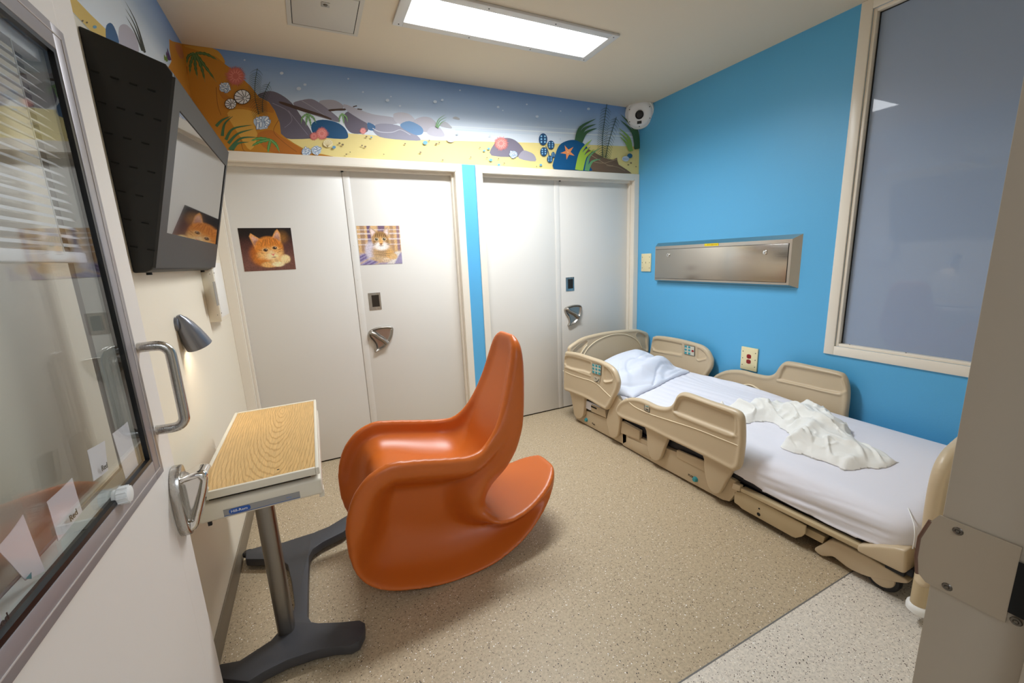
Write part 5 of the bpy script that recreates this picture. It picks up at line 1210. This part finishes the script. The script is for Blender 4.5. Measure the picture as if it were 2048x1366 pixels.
# right-hand group
mu.multi('stem', [mu.stroke([(1130, 640), (1118, 580), (1100, 540)], Q6, 6, 4)], (20, 66, 104))
for cx, cy, rx, ry in ((1081, 490, 32, 45), (1140, 533, 27, 33), (1086, 584, 27, 34), (1132, 640, 22, 27), (1157, 607, 15, 21)):
    o = mu.put('sea_grape', mu.disc(cx, cy, rx, ry, Q6, 20), (22, 74, 116))
    for k in range(3):
        for s_ in (-1, 1): mu.put('spot', mu.disc(cx + s_ * rx * .42, cy - ry * .5 + k * ry * .48, rx * .22, ry * .16, Q6, 10), (150, 200, 232), parent=o)
mu.shape('rock', [(1160, 714), (1170, 620), (1200, 540), (1250, 506), (1310, 495), (1370, 510), (1420, 560), (1450, 640), (1456, 728), (1300, 722)], Q6, (8, 84, 134))
st_ = []
for k in range(10):
    a = -PI / 2 + k * PI / 5 + .18; r = 58 if k % 2 == 1 else 20; st_.append((1268 + r * math.cos(a), 588 + r * math.sin(a)))
o = mu.put('starfish', mu.pts(st_, Q6), (240, 146, 84))
rnd = random.Random(4)
for k in range(14): a = rnd.uniform(0, 2 * PI); r = rnd.uniform(0, 22); mu.put('spot', mu.disc(1268 + r * math.cos(a), 588 + r * math.sin(a), 3, 3, Q6, 8), (252, 190, 140), parent=o)
mu.shape('log', [(1390, 560), (1450, 580), (1540, 630), (1610, 645), (1640, 630), (1652, 682), (1750, 748), (1600, 742), (1455, 730), (1430, 650)], Q6, (116, 92, 70), 2)
mu.multi('log_line', [mu.stroke([(1440, 610), (1560, 680), (1610, 690)], Q6, 4, 3), mu.stroke([(1460, 660), (1540, 670), (1640, 640)], Q6, 4, 3), mu.stroke([(1560, 690), (1640, 700), (1700, 730)], Q6, 3, 2)], (170, 146, 116))
mu.blades([[(1335, 500), (1365, 400), (1482, 334)], [(1350, 505), (1390, 415), (1484, 374)], [(1360, 512), (1405, 440), (1490, 405)]], Q6, (62, 100, 62), 34)
mu.blades([[(1785, 562), (1770, 420), (1665, 300)], [(1790, 565), (1760, 440), (1660, 342)], [(1795, 560), (1790, 430), (1740, 370)]], Q6, (62, 100, 62), 34)
mu.blades([[(1745, 580), (1730, 480), (1650, 404)], [(1750, 580), (1720, 500), (1652, 438)], [(1740, 575), (1710, 520), (1660, 470)]], Q6, (138, 176, 80), 26)
mu.blades([[(1338, 722), (1370, 580), (1452, 490)], [(1350, 724), (1385, 600), (1440, 545)], [(1365, 724), (1400, 620), (1470, 565)]], Q6, (166, 200, 68), 34)
mu.blades([[(1405, 728), (1430, 620), (1510, 556)], [(1415, 728), (1450, 660), (1520, 640)]], Q6, (108, 164, 110), 24)
mu.pine([(1530, 625), (1528, 500), (1540, 380), (1562, 225)], Q6, (52, 76, 56), 26, 46); mu.pine([(1552, 630), (1580, 500), (1635, 322)], Q6, (52, 76, 56), 26, 46)
o = mu.put('pebble', mu.disc(1736, 616, 20, 18, Q6, 16), (52, 104, 140)); o = mu.put('scallop_shell', mu.disc(1704, 638, 27, 20, Q6, 18), (204, 216, 230)); mu.multi('shell_rib', [mu.stroke([(1684, 634 + k * 7), (1728, 632 + k * 7)], Q6, 3, 3, 1) for k in range(3)], (150, 168, 190), o)
o = mu.put('scallop_shell', mu.disc(382, 494, 30, 20, Q6, 18), (226, 230, 236))
mu.dots('pebble', [(188, 517, 18), (668, 562, 10), (634, 577, 9), (684, 647, 13), (745, 684, 11), (1062, 685, 10)], Q6, (110, 176, 214))
mu.dots('pebble', [(36, 524, 6), (218, 500, 6), (272, 525, 8), (294, 516, 6), (152, 590, 8), (320, 648, 6), (532, 626, 5), (602, 553, 5), (742, 637, 5), (786, 672, 5), (1030, 697, 4), (1744, 670, 8), (1724, 684, 7), (1782, 698, 5), (655, 631, 5)], Q6, (140, 118, 84))
mu.dots('pebble', [(1428, 932, 9), (1454, 944, 10), (1648, 878, 8), (1612, 950, 7), (1638, 960, 9), (1484, 1022, 7), (1515, 1005, 5), (1790, 1022, 5), (1962, 936, 6)], Q5, (134, 112, 78))
mu.dots('pebble', [(1384, 965, 15), (1688, 884, 8)], Q5, (104, 160, 200))
mu.dots('bubble', [(655, 255, 8), (957, 362, 15), (1097, 488, 19), (1147, 455, 13), (1500, 407, 8), (1620, 515, 8), (1820, 582, 15), (1922, 628, 10), (1848, 552, 7)], Q5, (204, 216, 232))
mu.dots('bubble', [(262, 208, 14), (316, 195, 10), (450, 122, 7), (738, 248, 10), (774, 274, 6), (955, 228, 7), (1033, 320, 12), (1211, 278, 6), (1422, 262, 12), (430, 450, 9), (1208, 490, 6), (676, 465, 6)], Q6, (206, 220, 236))

# left wall part of the mural
Q1 = (0, 0, 3.902)
ml = Mural('wall_mural.001', 'printed sea floor mural band on the left wall above the television', 'x', 0, (0, -1.5, ZT))
link('water', box(.0002, .0012, YF, -.0005, ZT, H - .0005), M_sea, ml.t)
ml.put('sand', [(0, YF, ZT), (0, -.001, ZT), (0, -.001, 2.24)] + ml.pts([(820, 225), (700, 110), (600, 5)], Q1) + [(0, YF, 2.42)], (228, 192, 104))
ml.shape('rock', [(820, 225), (850, 178), (885, 205), (925, 320), (910, 400), (840, 380)], Q1, (48, 96, 140)); ml.shape('rock', [(925, 215), (965, 188), (1010, 215), (1065, 300), (1075, 420), (960, 400), (925, 320)], Q1, (190, 184, 194))
ml.blades([[(1125, 410), (1060, 180), (968, 0)], [(1115, 400), (1050, 200), (970, 60)], [(1105, 395), (1045, 240), (975, 120)], [(1130, 410), (1075, 220), (1010, 70)]], Q1, (54, 60, 50), 12)
ml.put('cliff', [(0, -.001, H), (0, -.001, ZT)] + ml.pts([(1400, 800), (1290, 560), (1335, 480), (1320, 380), (1318, 305), (1345, 322), (1400, 335)], Q1), (196, 130, 40))
ml.shape('sea_anemone', [(1365, 345), (1400, 350), (1425, 400), (1430, 450), (1405, 455), (1375, 400)], Q1, (186, 112, 70))
ml.blades([[(1325, 470), (1310, 420), (1302, 372)], [(1318, 465), (1300, 430), (1295, 400)]], Q1, (82, 58, 110), 22); ml.blades([[(1290, 470), (1282, 445), (1278, 425)], [(1300, 480), (1295, 450), (1300, 430)]], Q1, (110, 140, 60), 18)
ml.dots('pebble', [(638, 162, 9), (672, 175, 9)], Q1, (110, 88, 60)); ml.dots('pebble', [(734, 210, 16)], Q1, (104, 160, 190))
